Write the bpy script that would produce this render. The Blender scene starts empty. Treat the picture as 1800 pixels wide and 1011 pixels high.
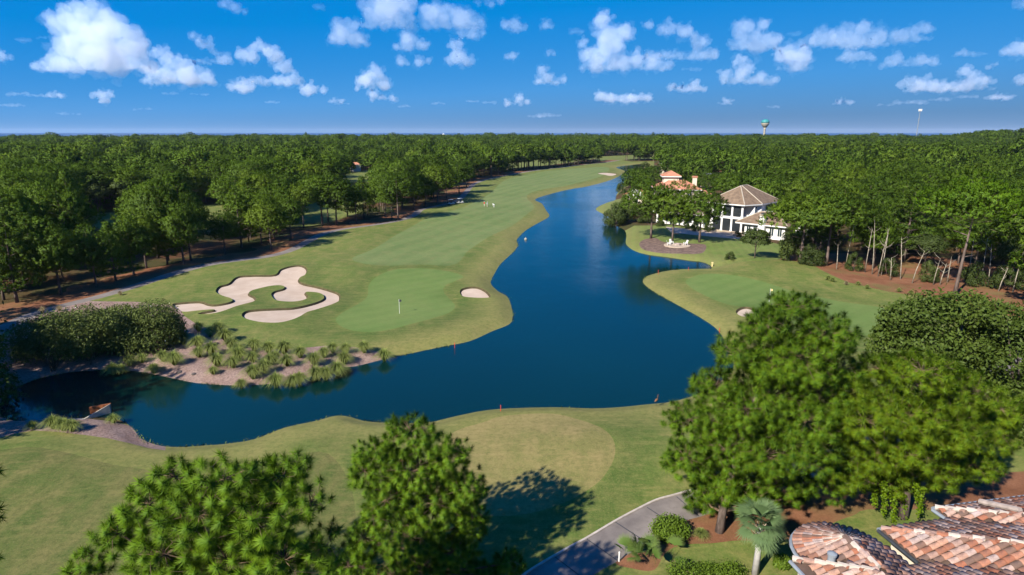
import bpy, bmesh, math, random, time
import numpy as np
from mathutils import Vector, geometry
T0 = time.time()
sc = bpy.context.scene
COL = sc.collection
rng = np.random.default_rng(11)
random.seed(5)

# ---------------------------------------------------------------- camera, sky, sun, exposure
FPX = 1100.0; CAMZ = 26.0; PIT = math.atan(274.0 / FPX)
cd = bpy.data.cameras.new('camera'); cam = bpy.data.objects.new('camera', cd); COL.objects.link(cam); sc.camera = cam
cd.sensor_width = 36; cd.lens = 36 * FPX / 1800; cd.clip_start = 0.5; cd.clip_end = 200000
cam.location = (0, 0, CAMZ); cam.rotation_euler = (math.pi / 2 - PIT, 0, 0)
AZ = math.radians(41); EL = math.radians(36)
world = bpy.data.worlds.new('World'); sc.world = world; world.use_nodes = True
wn = world.node_tree; bg = wn.nodes['Background']
sky = wn.nodes.new('ShaderNodeTexSky'); sky.sky_type = 'NISHITA'; sky.sun_disc = False
sky.sun_elevation = EL; sky.sun_rotation = math.pi + AZ
sky.air_density = 0.25; sky.dust_density = 0.0; sky.ozone_density = 10
def wmath(op, a, b):
    n = wn.nodes.new('ShaderNodeMath'); n.operation = op
    for i, v in enumerate((a, b)):
        if isinstance(v, (int, float)): n.inputs[i].default_value = v
        else: wn.links.new(v, n.inputs[i])
    return n.outputs[0]
sep = wn.nodes.new('ShaderNodeSeparateColor'); wn.links.new(sky.outputs[0], sep.inputs[0])
cmb = wn.nodes.new('ShaderNodeCombineColor')
r_ = wmath('MULTIPLY', wmath('POWER', wmath('MAXIMUM', wmath('SUBTRACT', sep.outputs[0], 0.44), 0.0), 0.9), 0.70)
g_ = wmath('MULTIPLY', wmath('POWER', sep.outputs[1], 0.33), 1.5)
b_ = wmath('MULTIPLY', wmath('POWER', sep.outputs[2], 0.04), 4.35)
hz_ = wmath('SUBTRACT', 1.0, wmath('MULTIPLY', wmath('MINIMUM', wmath('MAXIMUM', wmath('MULTIPLY', wmath('SUBTRACT', sep.outputs[2], 6.6), .27), 0.0), 1.0), .30))   # dusty air dims the lowest sky
for i, v in enumerate((r_, g_, b_)): wn.links.new(wmath('MULTIPLY', v, hz_), cmb.inputs[i])
wn.links.new(cmb.outputs[0], bg.inputs[0]); bg.inputs[1].default_value = 0.075
ld = bpy.data.lights.new('sun', 'SUN'); ld.energy = 5.0; ld.angle = math.radians(0.53); ld.color = (1, .93, .82)
sun = bpy.data.objects.new('sun', ld); COL.objects.link(sun)
sun.rotation_euler = Vector((math.sin(AZ) * math.cos(EL), math.cos(AZ) * math.cos(EL), -math.sin(EL))).to_track_quat('-Z', 'Y').to_euler()
sun.location = (-60, -80, 80)
vs = sc.view_settings; vs.view_transform = 'Standard'; vs.look = 'None'; vs.gamma = 1; vs.exposure = 1.1; vs.use_curve_mapping = False
cy = sc.cycles
cy.max_bounces = 8; cy.diffuse_bounces = 2; cy.glossy_bounces = 2; cy.transmission_bounces = 3; cy.transparent_max_bounces = 8; cy.volume_bounces = 7
cy.use_adaptive_sampling = False; cy.use_denoising = True; cy.denoising_prefilter = 'ACCURATE'
cy.caustics_reflective = False; cy.caustics_refractive = False

# ---------------------------------------------------------------- helpers
CP = np.array([0, 0, CAMZ]); Fv = np.array([0, math.cos(PIT), -math.sin(PIT)]); Uv = np.array([0, math.sin(PIT), math.cos(PIT)]); Rv = np.array([1., 0, 0])
def ray(x, y): return Fv + Rv * ((x - 900) / FPX) + Uv * ((505.5 - y) / FPX)
def G(x, y, z=0.0):
    d = ray(x, y); return CP + d * ((z - CAMZ) / d[2])
def PR(P):
    v = np.asarray(P, float) - CP; s = FPX / (v @ Fv)
    return 900 + v @ Rv * s, 505.5 - v @ Uv * s
def AT(x, y, depth):
    "point seen at photo pixel x,y at a forward ground distance depth"
    d = ray(x, y); return CP + d * (depth / d[1])
def height_at(base, ytop):
    lo, hi = 0.0, 60.0
    for _ in range(40):
        m = (lo + hi) / 2
        if PR(np.array(base) + [0, 0, m])[1] > ytop: lo = m
        else: hi = m
    return lo
def meta(o, label=None, cat=None, group=None, kind=None):
    if label: o['label'] = label
    if cat: o['category'] = cat
    if group: o['group'] = group
    if kind: o['kind'] = kind
    return o
def link(o, parent=None):
    COL.objects.link(o)
    if parent is not None: o.parent = parent
    return o
def empty(name, loc, label, cat, group=None, rz=0):
    o = bpy.data.objects.new(name, None); o.location = loc; o.rotation_euler = (0, 0, rz); o.empty_display_size = .3
    return meta(link(o), label, cat, group)
USE_N = True
def mesh_np(name, V, F, mats, attrs=None, smooth=False, mat_idx=None, normals=None):
    V = np.asarray(V, np.float32); F = np.asarray(F, np.int32)
    me = bpy.data.meshes.new(name); k = F.shape[1]
    me.vertices.add(len(V)); me.vertices.foreach_set('co', V.ravel())
    me.loops.add(F.size); me.loops.foreach_set('vertex_index', F.ravel())
    me.polygons.add(len(F)); me.polygons.foreach_set('loop_start', np.arange(0, F.size, k, dtype=np.int32))
    try: me.polygons.foreach_set('loop_total', np.full(len(F), k, np.int32))
    except Exception: pass
    if smooth: me.polygons.foreach_set('use_smooth', np.ones(len(F), bool))
    if mat_idx is not None: me.polygons.foreach_set('material_index', np.asarray(mat_idx, np.int32))
    for a, v in (attrs or {}).items():
        at = me.attributes.new(a, 'FLOAT', 'POINT'); at.data.foreach_set('value', np.asarray(v, np.float32))
    for m in (mats if isinstance(mats, (list, tuple)) else [mats]): me.materials.append(m)
    me.update(calc_edges=True)
    if normals is not None and USE_N:
        try:
            at = me.attributes.new('custom_normal', 'FLOAT_VECTOR', 'POINT'); at.data.foreach_set('vector', np.asarray(normals, np.float32).ravel())
        except Exception:
            me.normals_split_custom_set_from_vertices(np.asarray(normals).tolist())
    return me
def obj(name, me, parent=None, loc=None, rz=0):
    o = bpy.data.objects.new(name, me)
    if loc is not None: o.location = loc
    if rz: o.rotation_euler = (0, 0, rz)
    return link(o, parent)

class MB:
    "collects simple solids; build() links them as one mesh object"
    def __init__(s): s.v = []; s.f = []
    def add(s, V, F):
        n = len(s.v); s.v += [tuple(map(float, p)) for p in V]; s.f += [tuple(i + n for i in q) for q in F]; return s
    def box(s, x0, x1, y0, y1, z0, z1):
        return s.add([(x, y, z) for z in (z0, z1) for y in (y0, y1) for x in (x0, x1)], [(0, 2, 3, 1), (4, 5, 7, 6), (0, 1, 5, 4), (2, 6, 7, 3), (0, 4, 6, 2), (1, 3, 7, 5)])
    def tube(s, pts, rad, n=6, cap=True):
        pts = [np.array(p, float) for p in pts]; rad = rad if isinstance(rad, (list, tuple, np.ndarray)) else [rad] * len(pts)
        V = []; F = []
        for i, p in enumerate(pts):
            t = pts[min(i + 1, len(pts) - 1)] - pts[max(i - 1, 0)]; t /= np.linalg.norm(t) + 1e-9
            a = np.cross(t, [0, 0, 1.] if abs(t[2]) < .9 else [1., 0, 0]); a /= np.linalg.norm(a); b = np.cross(t, a)
            V += [p + rad[i] * (math.cos(2 * math.pi * k / n) * a + math.sin(2 * math.pi * k / n) * b) for k in range(n)]
        for i in range(len(pts) - 1):
            F += [(i * n + k, i * n + (k + 1) % n, (i + 1) * n + (k + 1) % n, (i + 1) * n + k) for k in range(n)]
        if cap: F += [tuple(range(n))[::-1], tuple((len(pts) - 1) * n + k for k in range(n))]
        return s.add(V, F)
    def lathe(s, prof, n=16, c=(0, 0, 0)):
        V = []; F = []
        for r, z in prof: V += [(c[0] + r * math.cos(2 * math.pi * k / n), c[1] + r * math.sin(2 * math.pi * k / n), c[2] + z) for k in range(n)]
        for i in range(len(prof) - 1): F += [(i * n + k, i * n + (k + 1) % n, (i + 1) * n + (k + 1) % n, (i + 1) * n + k) for k in range(n)]
        F += [tuple(range(n))[::-1], tuple((len(prof) - 1) * n + k for k in range(n))]
        return s.add(V, F)
    def prism(s, poly, z0, z1):
        n = len(poly); return s.add([(x, y, z0) for x, y in poly] + [(x, y, z1) for x, y in poly], [tuple(range(n))[::-1], tuple(range(n, 2 * n))] + [(k, (k + 1) % n, n + (k + 1) % n, n + k) for k in range(n)])
    def mesh(s, name, mat, smooth=False):
        me = bpy.data.meshes.new(name); me.from_pydata(s.v, [], s.f); me.materials.append(mat)
        if smooth: me.polygons.foreach_set('use_smooth', np.ones(len(me.polygons), bool))
        me.update(); return me
    def build(s, name, mat, parent=None, loc=None, rz=0, smooth=False): return obj(name, s.mesh(name, mat, smooth), parent, loc, rz)

# ---------------------------------------------------------------- materials
class MT:
    def __init__(s, name, rough=.8, spec=.25):
        s.m = bpy.data.materials.new(name); s.m.use_nodes = True; s.n = s.m.node_tree
        s.b = s.n.nodes['Principled BSDF']; s.out = s.n.nodes['Material Output']
        s.b.inputs['Roughness'].default_value = rough; s.b.inputs['Specular IOR Level'].default_value = spec; s._co = None
    def node(s, t, **k):
        n = s.n.nodes.new(t)
        for a, v in k.items(): setattr(n, a, v)
        return n
    def L(s, a, b): s.n.links.new(a, b)
    def co(s):
        if s._co is None: s._co = s.node('ShaderNodeTexCoord').outputs['Object']
        return s._co
    def noise(s, scale, detail=3, rough=.55, vec=None, stretch=None, dist=0):
        n = s.node('ShaderNodeTexNoise'); n.inputs['Scale'].default_value = scale; n.inputs['Detail'].default_value = detail; n.inputs['Roughness'].default_value = rough; n.inputs['Distortion'].default_value = dist
        v = vec or s.co()
        if stretch:
            mp = s.node('ShaderNodeMapping'); s.L(v, mp.inputs['Vector']); mp.inputs['Scale'].default_value = stretch[:3]
            if len(stretch) > 3: mp.inputs['Rotation'].default_value = (0, 0, stretch[3])
            v = mp.outputs[0]
        s.L(v, n.inputs['Vector']); return n.outputs['Fac']
    def attr(s, name): return s.node('ShaderNodeAttribute', attribute_name=name).outputs['Fac']
    def ramp(s, fac, stops):
        r = s.node('ShaderNodeValToRGB'); e = r.color_ramp.elements
        while len(e) < len(stops): e.new(.5)
        for i, (p, c) in enumerate(stops): e[i].position = p; e[i].color = (c, c, c, 1) if isinstance(c, (int, float)) else (*[x * KA for x in c], 1)
        s.L(fac, r.inputs[0]); return r.outputs[0]
    def mix(s, fac, a, b, mode='MIX'):
        n = s.node('ShaderNodeMix', data_type='RGBA', blend_type=mode)
        for i, v in ((0, fac), (6, a), (7, b)):
            if isinstance(v, (int, float)): n.inputs[i].default_value = v if i == 0 else (v, v, v, 1)
            elif isinstance(v, tuple): n.inputs[i].default_value = (*[x * KA for x in v], 1)
            else: s.L(v, n.inputs[i])
        return n.outputs[2]
    def math(s, op, a, b=0.0):
        n = s.node('ShaderNodeMath', operation=op)
        for i, v in enumerate((a, b)):
            if isinstance(v, (int, float)): n.inputs[i].default_value = v
            else: s.L(v, n.inputs[i])
        return n.outputs[0]
    def rand(s): return s.node('ShaderNodeObjectInfo').outputs['Random']
    def color(s, c):
        if isinstance(c, tuple): s.b.inputs['Base Color'].default_value = (*[x * KA for x in c], 1)
        else: s.L(c, s.b.inputs['Base Color'])
        return s
    def bump(s, h, strength=.5, dist=.05):
        n = s.node('ShaderNodeBump'); n.inputs['Strength'].default_value = strength; n.inputs['Distance'].default_value = dist
        s.L(h, n.inputs['Height']); s.L(n.outputs[0], s.b.inputs['Normal']); return s
KA = .75   # one scale for all albedos, paired with the exposure
M = {}
def plain(name, c, rough=.7, var=.25, scale=3, bump=0, spec=.25):
    t = MT(name, rough, spec); f = t.noise(scale, 4)
    t.color(t.mix(t.ramp(f, [(.3, 0.), (.7, 1.)]), tuple(x * (1 - var) for x in c), tuple(min(1, x * (1 + var)) for x in c)))
    if bump: t.bump(f, bump, .03)
    M[name] = t.m; return t.m

def leafmat(name, dark, light, tip=None, transl=.3, rough=.6, hue=.5):
    "foliage: per-clump tint attribute, slight noise, diffuse + translucent"
    t = MT(name); n = t.n; n.nodes.remove(t.b)
    tint = t.attr('tint'); r = t.rand()
    c = t.mix(t.math('ADD', t.math('MULTIPLY', tint, 1 - hue), t.math('MULTIPLY', r, hue)), dark, light)
    v_ = t.ramp(r, [(0., .42), (.3, .78), (.65, 1.08), (1., 1.4)]); c = t.mix(hue, c, t.mix(1.0, c, v_, 'MULTIPLY'))
    if hue > .4: c = t.mix(t.math('MULTIPLY', t.ramp(r, [(.80, 0.), (.97, 1.)]), .45), c, (light[0] * 1.45, light[1] * 1.12, light[2] * 1.6))
    if tip: c = t.mix(t.attr('tip'), c, tip)
    big = t.noise(.35, 2); c = t.mix(t.math('MULTIPLY', t.ramp(big, [(.35, 0.), (.7, 1.)]), .35), c, tuple(x * .6 for x in dark))
    d = t.node('ShaderNodeBsdfDiffuse'); tr = t.node('ShaderNodeBsdfTranslucent'); gl = t.node('ShaderNodeBsdfGlossy')
    gl.inputs['Roughness'].default_value = .6; gl.inputs['Color'].default_value = (.8, .85, .75, 1)
    t.L(c, d.inputs['Color']); t.L(c, tr.inputs['Color'])
    m1 = t.node('ShaderNodeMixShader'); m1.inputs[0].default_value = transl; t.L(d.outputs[0], m1.inputs[1]); t.L(tr.outputs[0], m1.inputs[2])
    m2 = t.node('ShaderNodeMixShader'); m2.inputs[0].default_value = .012; t.L(m1.outputs[0], m2.inputs[1]); t.L(gl.outputs[0], m2.inputs[2])
    t.L(m2.outputs[0], t.out.inputs['Surface']); M[name] = t.m; return t.m

def grassmat(name, a, b, dry, dryamt, stripe=None, fine=1.0):
    t = MT(name, .9, .1)
    c = t.mix(t.ramp(t.noise(.09, 4, .6), [(.35, 0.), (.65, 1.)]), a, b)
    c = t.mix(t.math('MULTIPLY', t.ramp(t.noise(.035, 3, .6), [(.42, 0.), (.62, 1.)]), .38), c, tuple(x * y_ for x, y_ in zip(a, (.62, .82, .6))))
    c = t.mix(t.math('MULTIPLY', t.ramp(t.noise(.5, 5, .65, stretch=(1, .55, 1, .6)), [(.42, 0.), (.72, 1.)]), dryamt), c, dry)
    c = t.mix(t.math('MULTIPLY', t.attr('collar'), .55), c, (.062, .105, .022))
    sh = t.attr('shore')          # dry, closely mown grass towards the water
    c = t.mix(t.math('MULTIPLY', t.ramp(sh, [(0., 1.), (.5, .75), (1., 0.)]), .62), c, tuple(x * 1.02 for x in dry))
    if stripe:
        w = t.node('ShaderNodeTexWave', wave_type='BANDS', bands_direction='X', wave_profile='SIN'); w.inputs['Scale'].default_value = stripe[0]; w.inputs['Distortion'].default_value = 1.2; w.inputs['Detail'].default_value = 1
        mp = t.node('ShaderNodeMapping'); mp.inputs['Rotation'].default_value = (0, 0, stripe[1]); t.L(t.co(), mp.inputs[0]); t.L(mp.outputs[0], w.inputs['Vector'])
        c = t.mix(t.math('MULTIPLY', t.ramp(w.outputs['Fac'], [(.35, 0.), (.65, 1.)]), stripe[2]), c, tuple(x * 1.35 for x in b))
    st_ = t.noise(.9, 5, .7, stretch=(.35, 1.6, 1, -.35)); c = t.mix(t.math('MULTIPLY', t.ramp(st_, [(.5, 0.), (.72, 1.)]), .4 * fine), c, tuple(x * 1.12 for x in dry))
    f = t.noise(2.2, 6, .75); c = t.mix(t.math('MULTIPLY', t.ramp(f, [(.45, 0.), (.75, 1.)]), .46 * fine), c, tuple(x * .5 for x in a))
    f2 = t.noise(7.0, 4, .8); c = t.mix(t.math('MULTIPLY', t.ramp(f2, [(.5, 0.), (.8, 1.)]), .42 * fine), c, tuple(min(1, x * 1.3) for x in dry))
    t.color(c); t.bump(t.noise(9, 5, .7), .5, .06); M[name] = t.m; return t.m
grassmat('rough_grass', (.100, .150, .030), (.145, .186, .042), (.262, .226, .078), .75, None, 1.4)
grassmat('fairway_grass', (.126, .184, .056), (.158, .208, .068), (.230, .225, .085), .5, (.052, .35, .2), .7)
grassmat('near_fairway_grass', (.078, .115, .026), (.118, .142, .036), (.200, .172, .062), .9, None, 1.6)
grassmat('green_grass', (.125, .190, .048), (.150, .212, .058), (.195, .220, .070), .35, (.10, .9, .12), .5)
grassmat('tee_grass', (.190, .180, .058), (.240, .208, .075), (.310, .240, .098), .9, None, 1.5)
grassmat('lawn_grass', (.110, .165, .035), (.150, .205, .045), (.230, .215, .075), .55, (.16, .2, .2), .9)
grassmat('fringe_grass', (.10, .165, .020), (.18, .215, .03), (.24, .21, .07), .5)
t = MT('pine_straw', .95, .1)
c = t.mix(t.ramp(t.noise(.25, 5, .7), [(.35, 0.), (.65, 1.)]), (.20, .085, .042), (.32, .150, .080))
c = t.mix(t.math('MULTIPLY', t.ramp(t.noise(5, 6, .8), [(.4, 0.), (.7, 1.)]), .55), c, (.11, .045, .022))
c = t.mix(t.math('MULTIPLY', t.ramp(t.noise(.12, 3, .6), [(.52, 0.), (.66, 1.)]), .6), c, (.15, .15, .05))
t.color(c); t.bump(t.noise(14, 4, .8), .8, .08); M['pine_straw'] = t.m
t = MT('mulch', .95, .1)
c = t.mix(t.ramp(t.noise(.5, 5, .7), [(.3, 0.), (.7, 1.)]), (.33, .21, .165), (.50, .365, .30))
c = t.mix(t.math('MULTIPLY', t.ramp(t.noise(4.5, 6, .8), [(.42, 0.), (.68, 1.)]), .75), c, (.10, .062, .048))
t.color(c); t.bump(t.noise(5, 6, .8), 1, .22); M['mulch'] = t.m
t = MT('dark_mulch', .95, .1); t.color(t.mix(t.ramp(t.noise(1.2, 5, .7), [(.35, 0.), (.65, 1.)]), (.11, .075, .06), (.24, .165, .13))); t.bump(t.noise(5, 4), .8, .1); M['dark_mulch'] = t.m
t = MT('forest_floor', .95, .1)
c = t.mix(t.ramp(t.noise(.06, 5, .65), [(.4, 0.), (.6, 1.)]), (.05, .065, .02), (.12, .06, .03))
t.color(c); t.bump(t.noise(3, 4, .8), 1, .2); M['forest_floor'] = t.m
t = MT('bunker_sand', .95, .1)
c = t.mix(t.ramp(t.noise(.35, 4, .6), [(.3, 0.), (.7, 1.)]), (.47, .36, .265), (.59, .47, .36))
w = t.node('ShaderNodeTexWave'); w.inputs['Scale'].default_value = 1.6; w.inputs['Distortion'].default_value = 5; t.L(t.co(), w.inputs['Vector'])
t.color(c); t.bump(t.math('ADD', t.math('MULTIPLY', w.outputs['Fac'], .35), t.noise(6, 4, .7)), .6, .06); M['bunker_sand'] = t.m
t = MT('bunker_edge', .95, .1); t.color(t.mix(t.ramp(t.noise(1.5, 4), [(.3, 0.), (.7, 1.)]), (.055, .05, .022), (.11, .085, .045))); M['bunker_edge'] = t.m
t = MT('cart_path_concrete', .85, .2)
c = t.mix(t.ramp(t.noise(.35, 5, .6), [(.3, 0.), (.7, 1.)]), (.155, .132, .118), (.27, .235, .205))
c = t.mix(t.math('MULTIPLY', t.ramp(t.noise(3, 5, .7), [(.5, 0.), (.75, 1.)]), .45), c, (.12, .10, .095)); t.color(c); t.bump(t.noise(12, 4, .7), .25, .02); M['cart_path_concrete'] = t.m
plain('kerb_concrete', (.46, .40, .34), .85, .2, 2, .2)
plain('patio_stone', (.48, .38, .29), .8, .2, 1.2)
plain('dark_stone', (.10, .085, .075), .9, .3, 3, .4)
plain('stone', (.38, .31, .27), .85, .3, 3, .4)
# lake and sea
def water(name, deep, shallow, sc1, st, rough, spec):
    t = MT(name, rough, .5); t.b.inputs['IOR'].default_value = 1.33
    t.color(t.mix(t.ramp(t.noise(.02, 3), [(.35, 0.), (.65, 1.)]), deep, shallow))
    h = t.math('ADD', t.noise(sc1, 4, .6, stretch=(1, 1.9, 1, .5)), t.math('MULTIPLY', t.noise(sc1 * .22, 2), 1.2))
    wind = t.ramp(t.noise(.025, 3, .6), [(.38, .15), (.62, 1.)])
    t.bump(t.math('MULTIPLY', h, wind), st, spec); M[name] = t.m
water('lake_water', (.0014, .0185, .0150), (.0018, .025, .022), 1.5, .30, .06, .10)
water('sea_water', (.002, .035, .12), (.002, .05, .16), .08, .35, .35, 1.5)
# bark, foliage
t = MT('pine_bark', .95, .1)
c = t.mix(t.ramp(t.noise(3, 5, .7, stretch=(1, 1, .25)), [(.35, 0.), (.65, 1.)]), (.075, .055, .045), (.23, .175, .15)); t.color(c); t.bump(t.noise(9, 4, .7, stretch=(1, 1, .25)), .9, .05); M['pine_bark'] = t.m
t = MT('twig_bark', .95, .1); t.color(t.mix(t.ramp(t.noise(4, 4), [(.35, 0.), (.65, 1.)]), (.085, .055, .035), (.22, .155, .10))); M['twig_bark'] = t.m
t = MT('pale_bark', .9, .1); t.color(t.mix(t.ramp(t.noise(2, 4), [(.35, 0.), (.65, 1.)]), (.22, .19, .14), (.46, .41, .32))); M['pale_bark'] = t.m
leafmat('needles', (.026, .092, .004), (.108, .222, .006), (.235, .365, .014), .22, hue=.12)
leafmat('needles_golden', (.036, .105, .003), (.135, .245, .005), (.29, .39, .012), .22, hue=.12)
leafmat('pine_crown', (.022, .078, .011), (.104, .178, .010), (.175, .255, .014), .14, hue=.5)
leafmat('broad_leaf', (.036, .070, .014), (.080, .120, .022), (.11, .145, .035), .25, hue=.5)
leafmat('oak_leaf', (.028, .062, .008), (.090, .135, .016), (.12, .165, .025), .2, hue=.1)
leafmat('shrub_leaf', (.05, .11, .010), (.12, .20, .015), (.17, .25, .02), .25, hue=.15)
leafmat('oleander_leaf', (.042, .080, .012), (.130, .175, .034), (.19, .225, .06), .25, hue=.15)
leafmat('palm_leaf', (.065, .125, .045), (.135, .215, .085), (.19, .27, .11), .25, hue=.1)
leafmat('palmetto_leaf', (.06, .125, .018), (.13, .20, .035), (.19, .25, .07), .25, hue=.1)
leafmat('bunch_grass', (.125, .20, .028), (.24, .32, .055), (.42, .45, .14), .32, hue=.35)
leafmat('dry_grass', (.26, .19, .085), (.38, .30, .15), (.5, .42, .24), .3, hue=.3)
leafmat('vine_leaf', (.10, .19, .004), (.20, .30, .006), None, .35, hue=.1)
leafmat('dead_needles', (.22, .11, .05), (.38, .22, .11), None, .2, hue=.2)
plain('white_petal', (.8, .8, .76), .7, .05)
# buildings and things
plain('white_stucco', (.78, .77, .74), .85, .06, .6)
plain('cream_stucco', (.72, .62, .48), .85, .08, .6)
plain('white_paint', (.8, .79, .76), .5, .05, 2)
plain('soffit_blue', (.10, .17, .24), .7, .1)
t = MT('brown_shingle', .9, .15)
c = t.mix(t.ramp(t.noise(1.1, 5, .75), [(.35, 0.), (.65, 1.)]), (.145, .10, .066), (.27, .19, .125)); 
c = t.mix(t.math('MULTIPLY', t.ramp(t.noise(3.2, 3, .6), [(.5, 0.), (.62, 1.)]), .5), c, (.15, .115, .09)); t.color(c); t.bump(t.noise(3, 4), .6, .06); M['brown_shingle'] = t.m
plain('ridge_cap', (.42, .36, .28), .9, .15, 2)
t = MT('terracotta', .9, .15)
w = t.node('ShaderNodeTexWave', wave_type='BANDS', bands_direction='X'); w.inputs['Scale'].default_value = 3.2; t.L(t.co(), w.inputs['Vector'])
c = t.mix(t.ramp(t.noise(.9, 5, .75), [(.3, 0.), (.7, 1.)]), (.48, .20, .115), (.62, .31, .20)); c = t.mix(t.math('MULTIPLY', w.outputs['Fac'], .25), c, (.33, .12, .07)); t.color(c); t.bump(w.outputs['Fac'], .5, .06); M['terracotta'] = t.m
t = MT('barrel_tile', .88, .2)
rr = t.rand()
c = t.ramp(rr, [(0., (.15, .10, .08)), (.12, (.22, .125, .09)), (.26, (.34, .125, .068)), (.42, (.42, .20, .13)), (.58, (.47, .27, .19)), (.72, (.34, .22, .18)), (.84, (.48, .33, .27)), (1., (.38, .30, .28))])
r_n = c.node.color_ramp; r_n.interpolation = 'LINEAR'
c = t.mix(t.math('MULTIPLY', t.ramp(t.noise(6, 5, .75), [(.45, 0.), (.72, 1.)]), .6), c, (.08, .055, .05)); t.color(c); t.bump(t.noise(14, 4), .4, .02); M['barrel_tile'] = t.m
t = MT('barrel_tile_mass', .88, .2)
c = t.ramp(t.attr('tint'), [(0., (.15, .10, .08)), (.12, (.22, .125, .09)), (.26, (.34, .125, .068)), (.42, (.42, .20, .13)), (.58, (.47, .27, .19)), (.72, (.34, .22, .18)), (.84, (.54, .38, .31)), (1., (.43, .34, .32))])
c = t.mix(t.math('MULTIPLY', t.ramp(t.noise(6, 5, .75), [(.45, 0.), (.72, 1.)]), .6), c, (.08, .055, .05)); t.color(c); M['barrel_tile_mass'] = t.m
plain('mortar', (.50, .43, .36), .95, .25, 2.5, .5)
plain('roof_underlay', (.10, .065, .05), .95, .3, 2)
plain('metal_grey', (.24, .27, .30), .4, .15, 2)
plain('dark_metal', (.045, .05, .055), .5, .2)
plain('dark_screen', (.018, .022, .026), .35, .3, .8, 0, .5)
plain('window_glass', (.02, .035, .045), .08, .2, .5, 0, .8)
plain('rust', (.26, .085, .03), .9, .4, 3, .4)
plain('concrete', (.42, .38, .30), .9, .25, 2, .4)
plain('tank_teal', (.04, .25, .26), .5, .12, .2)
plain('tank_beige', (.40, .36, .29), .6, .12, .2)
plain('red_paint', (.62, .05, .03), .5, .1)
plain('wood_grey', (.42, .40, .38), .8, .2, 4)
plain('yellow_cloth', (.78, .62, .28), .8, .1)
plain('blue_glass', (.05, .16, .22), .1, .2, .5, 0, .8)
plain('black_rubber', (.02, .02, .02), .8, .2)
plain('palm_boot', (.38, .29, .21), .95, .35, 8, .5)
plain('cone_brown', (.2, .09, .04), .9, .3)
# ---------------------------------------------------------------- outlines traced on the ground
def spline(P, closed=True, sub=6):
    P = np.asarray(P, float); n = len(P); out = []
    for i in range(n if closed else n - 1):
        a, b, c, d = (P[(i - 1) % n] if closed or i > 0 else P[i]), P[i], P[(i + 1) % n], (P[(i + 2) % n] if closed or i + 2 < n else P[(i + 1) % n])
        for k in range(sub):
            t = k / sub; out.append(.5 * ((2 * b) + (-a + c) * t + (2 * a - 5 * b + 4 * c - d) * t * t + (-a + 3 * b - 3 * c + d) * t ** 3))
    if not closed: out.append(P[-1])
    return np.array(out)
def poly(px, z=0.0, ox=0, oy=0, s=1.0, sub=4, smooth=True):
    W = np.array([G(ox + x * s, oy + y * s, z)[:2] for x, y in px])
    W = spline(W, True, sub) if smooth else W
    # resample so that neighbours stay apart
    out = [W[0]]
    for p in W[1:]:
        if np.linalg.norm(p - out[-1]) > .12: out.append(p)
    if np.linalg.norm(out[0] - out[-1]) < .12: out.pop()
    return np.array(out)
WATERZ = -0.6
lake_px = [(1131.6, 287.8), (1110, 290), (1083, 294), (1098, 300.5), (1091.5, 307.5), (1075, 316), (1040, 326), (1005, 332), (970, 340.5), (941, 350), (952.6, 358), (960, 370), (965.6, 380), (950, 390), (927.6, 402.6), (909, 420), (910, 432.6), (897.5, 447.6), (880, 464), (870, 480), (862.5, 497), (875, 511.5), (892, 522), (899, 540), (901, 557.5), (895, 570), (865, 582.5), (825, 600), (775, 610), (740, 617.5), (700, 626), (662, 635), (625, 644), (600, 647), (540, 664), (475, 675), (412, 677.5), (350, 674), (315, 667.5), (275, 659), (237, 652.5), (190, 650), (150, 652), (112, 656), (60, 668), (15, 690), (0, 715), (15, 738), (75, 738), (140, 733), (205, 737), (232, 752), (247, 770), (275, 782), (312, 786), (362, 783), (400, 780), (447, 772), (500, 752), (555, 740), (590, 731), (615, 733), (640, 740), (675, 743), (715, 744), (757, 742), (800, 732), (850, 722), (897, 718), (975, 716), (1040, 718), (1087, 716), (1137, 711), (1175, 707), (1212, 698), (1262, 680), (1290, 642), (1275, 602), (1260, 579), (1235, 561), (1205, 544), (1175, 527.5), (1145, 510), (1130, 496), (1137, 486), (1155, 480), (1175, 476), (1212, 474), (1245, 474), (1251, 469), (1235, 461), (1207, 457.5), (1175, 452.5), (1137, 447.5), (1115, 441), (1102.5, 432), (1100, 425), (1101, 412), (1095, 402.6), (1077, 394), (1073, 384), (1063, 377.5), (1047.7, 369), (1053, 362.6), (1068, 356), (1082, 351), (1084, 342), (1092, 332), (1104, 324), (1113, 315), (1125, 300), (1134, 292)]
LAKE = poly(lake_px, WATERZ)
b2 = dict(ox=300, oy=450, s=.2502)
BUNK = poly([(15, 340), (100, 328), (200, 325), (240, 335), (270, 352), (320, 363), (400, 350), (437, 330), (420, 305), (370, 285), (325, 262), (318, 245), (345, 222), (410, 205), (450, 175), (500, 160), (600, 155), (735, 150), (770, 122), (830, 103), (900, 95), (945, 105), (963, 125), (945, 150), (910, 165), (905, 185), (940, 205), (1040, 225), (1140, 248), (1185, 265), (1192, 290), (1180, 315), (1120, 345), (1030, 380), (960, 405), (910, 438), (850, 465), (760, 487), (650, 490), (560, 478), (510, 460), (505, 440), (540, 418), (620, 405), (760, 390), (860, 378), (960, 350), (1040, 320), (1075, 298), (1072, 275), (1040, 262), (980, 257), (948, 262), (965, 290), (940, 312), (870, 330), (790, 333), (740, 325), (715, 300), (708, 275), (730, 255), (790, 238), (800, 222), (770, 213), (710, 215), (640, 228), (575, 245), (552, 262), (560, 280), (590, 300), (602, 325), (580, 345), (520, 365), (460, 385), (400, 410), (330, 430), (250, 438), (195, 435), (230, 422), (300, 412), (305, 405), (240, 405), (180, 408), (100, 412), (60, 395), (30, 365)], **b2)
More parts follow.
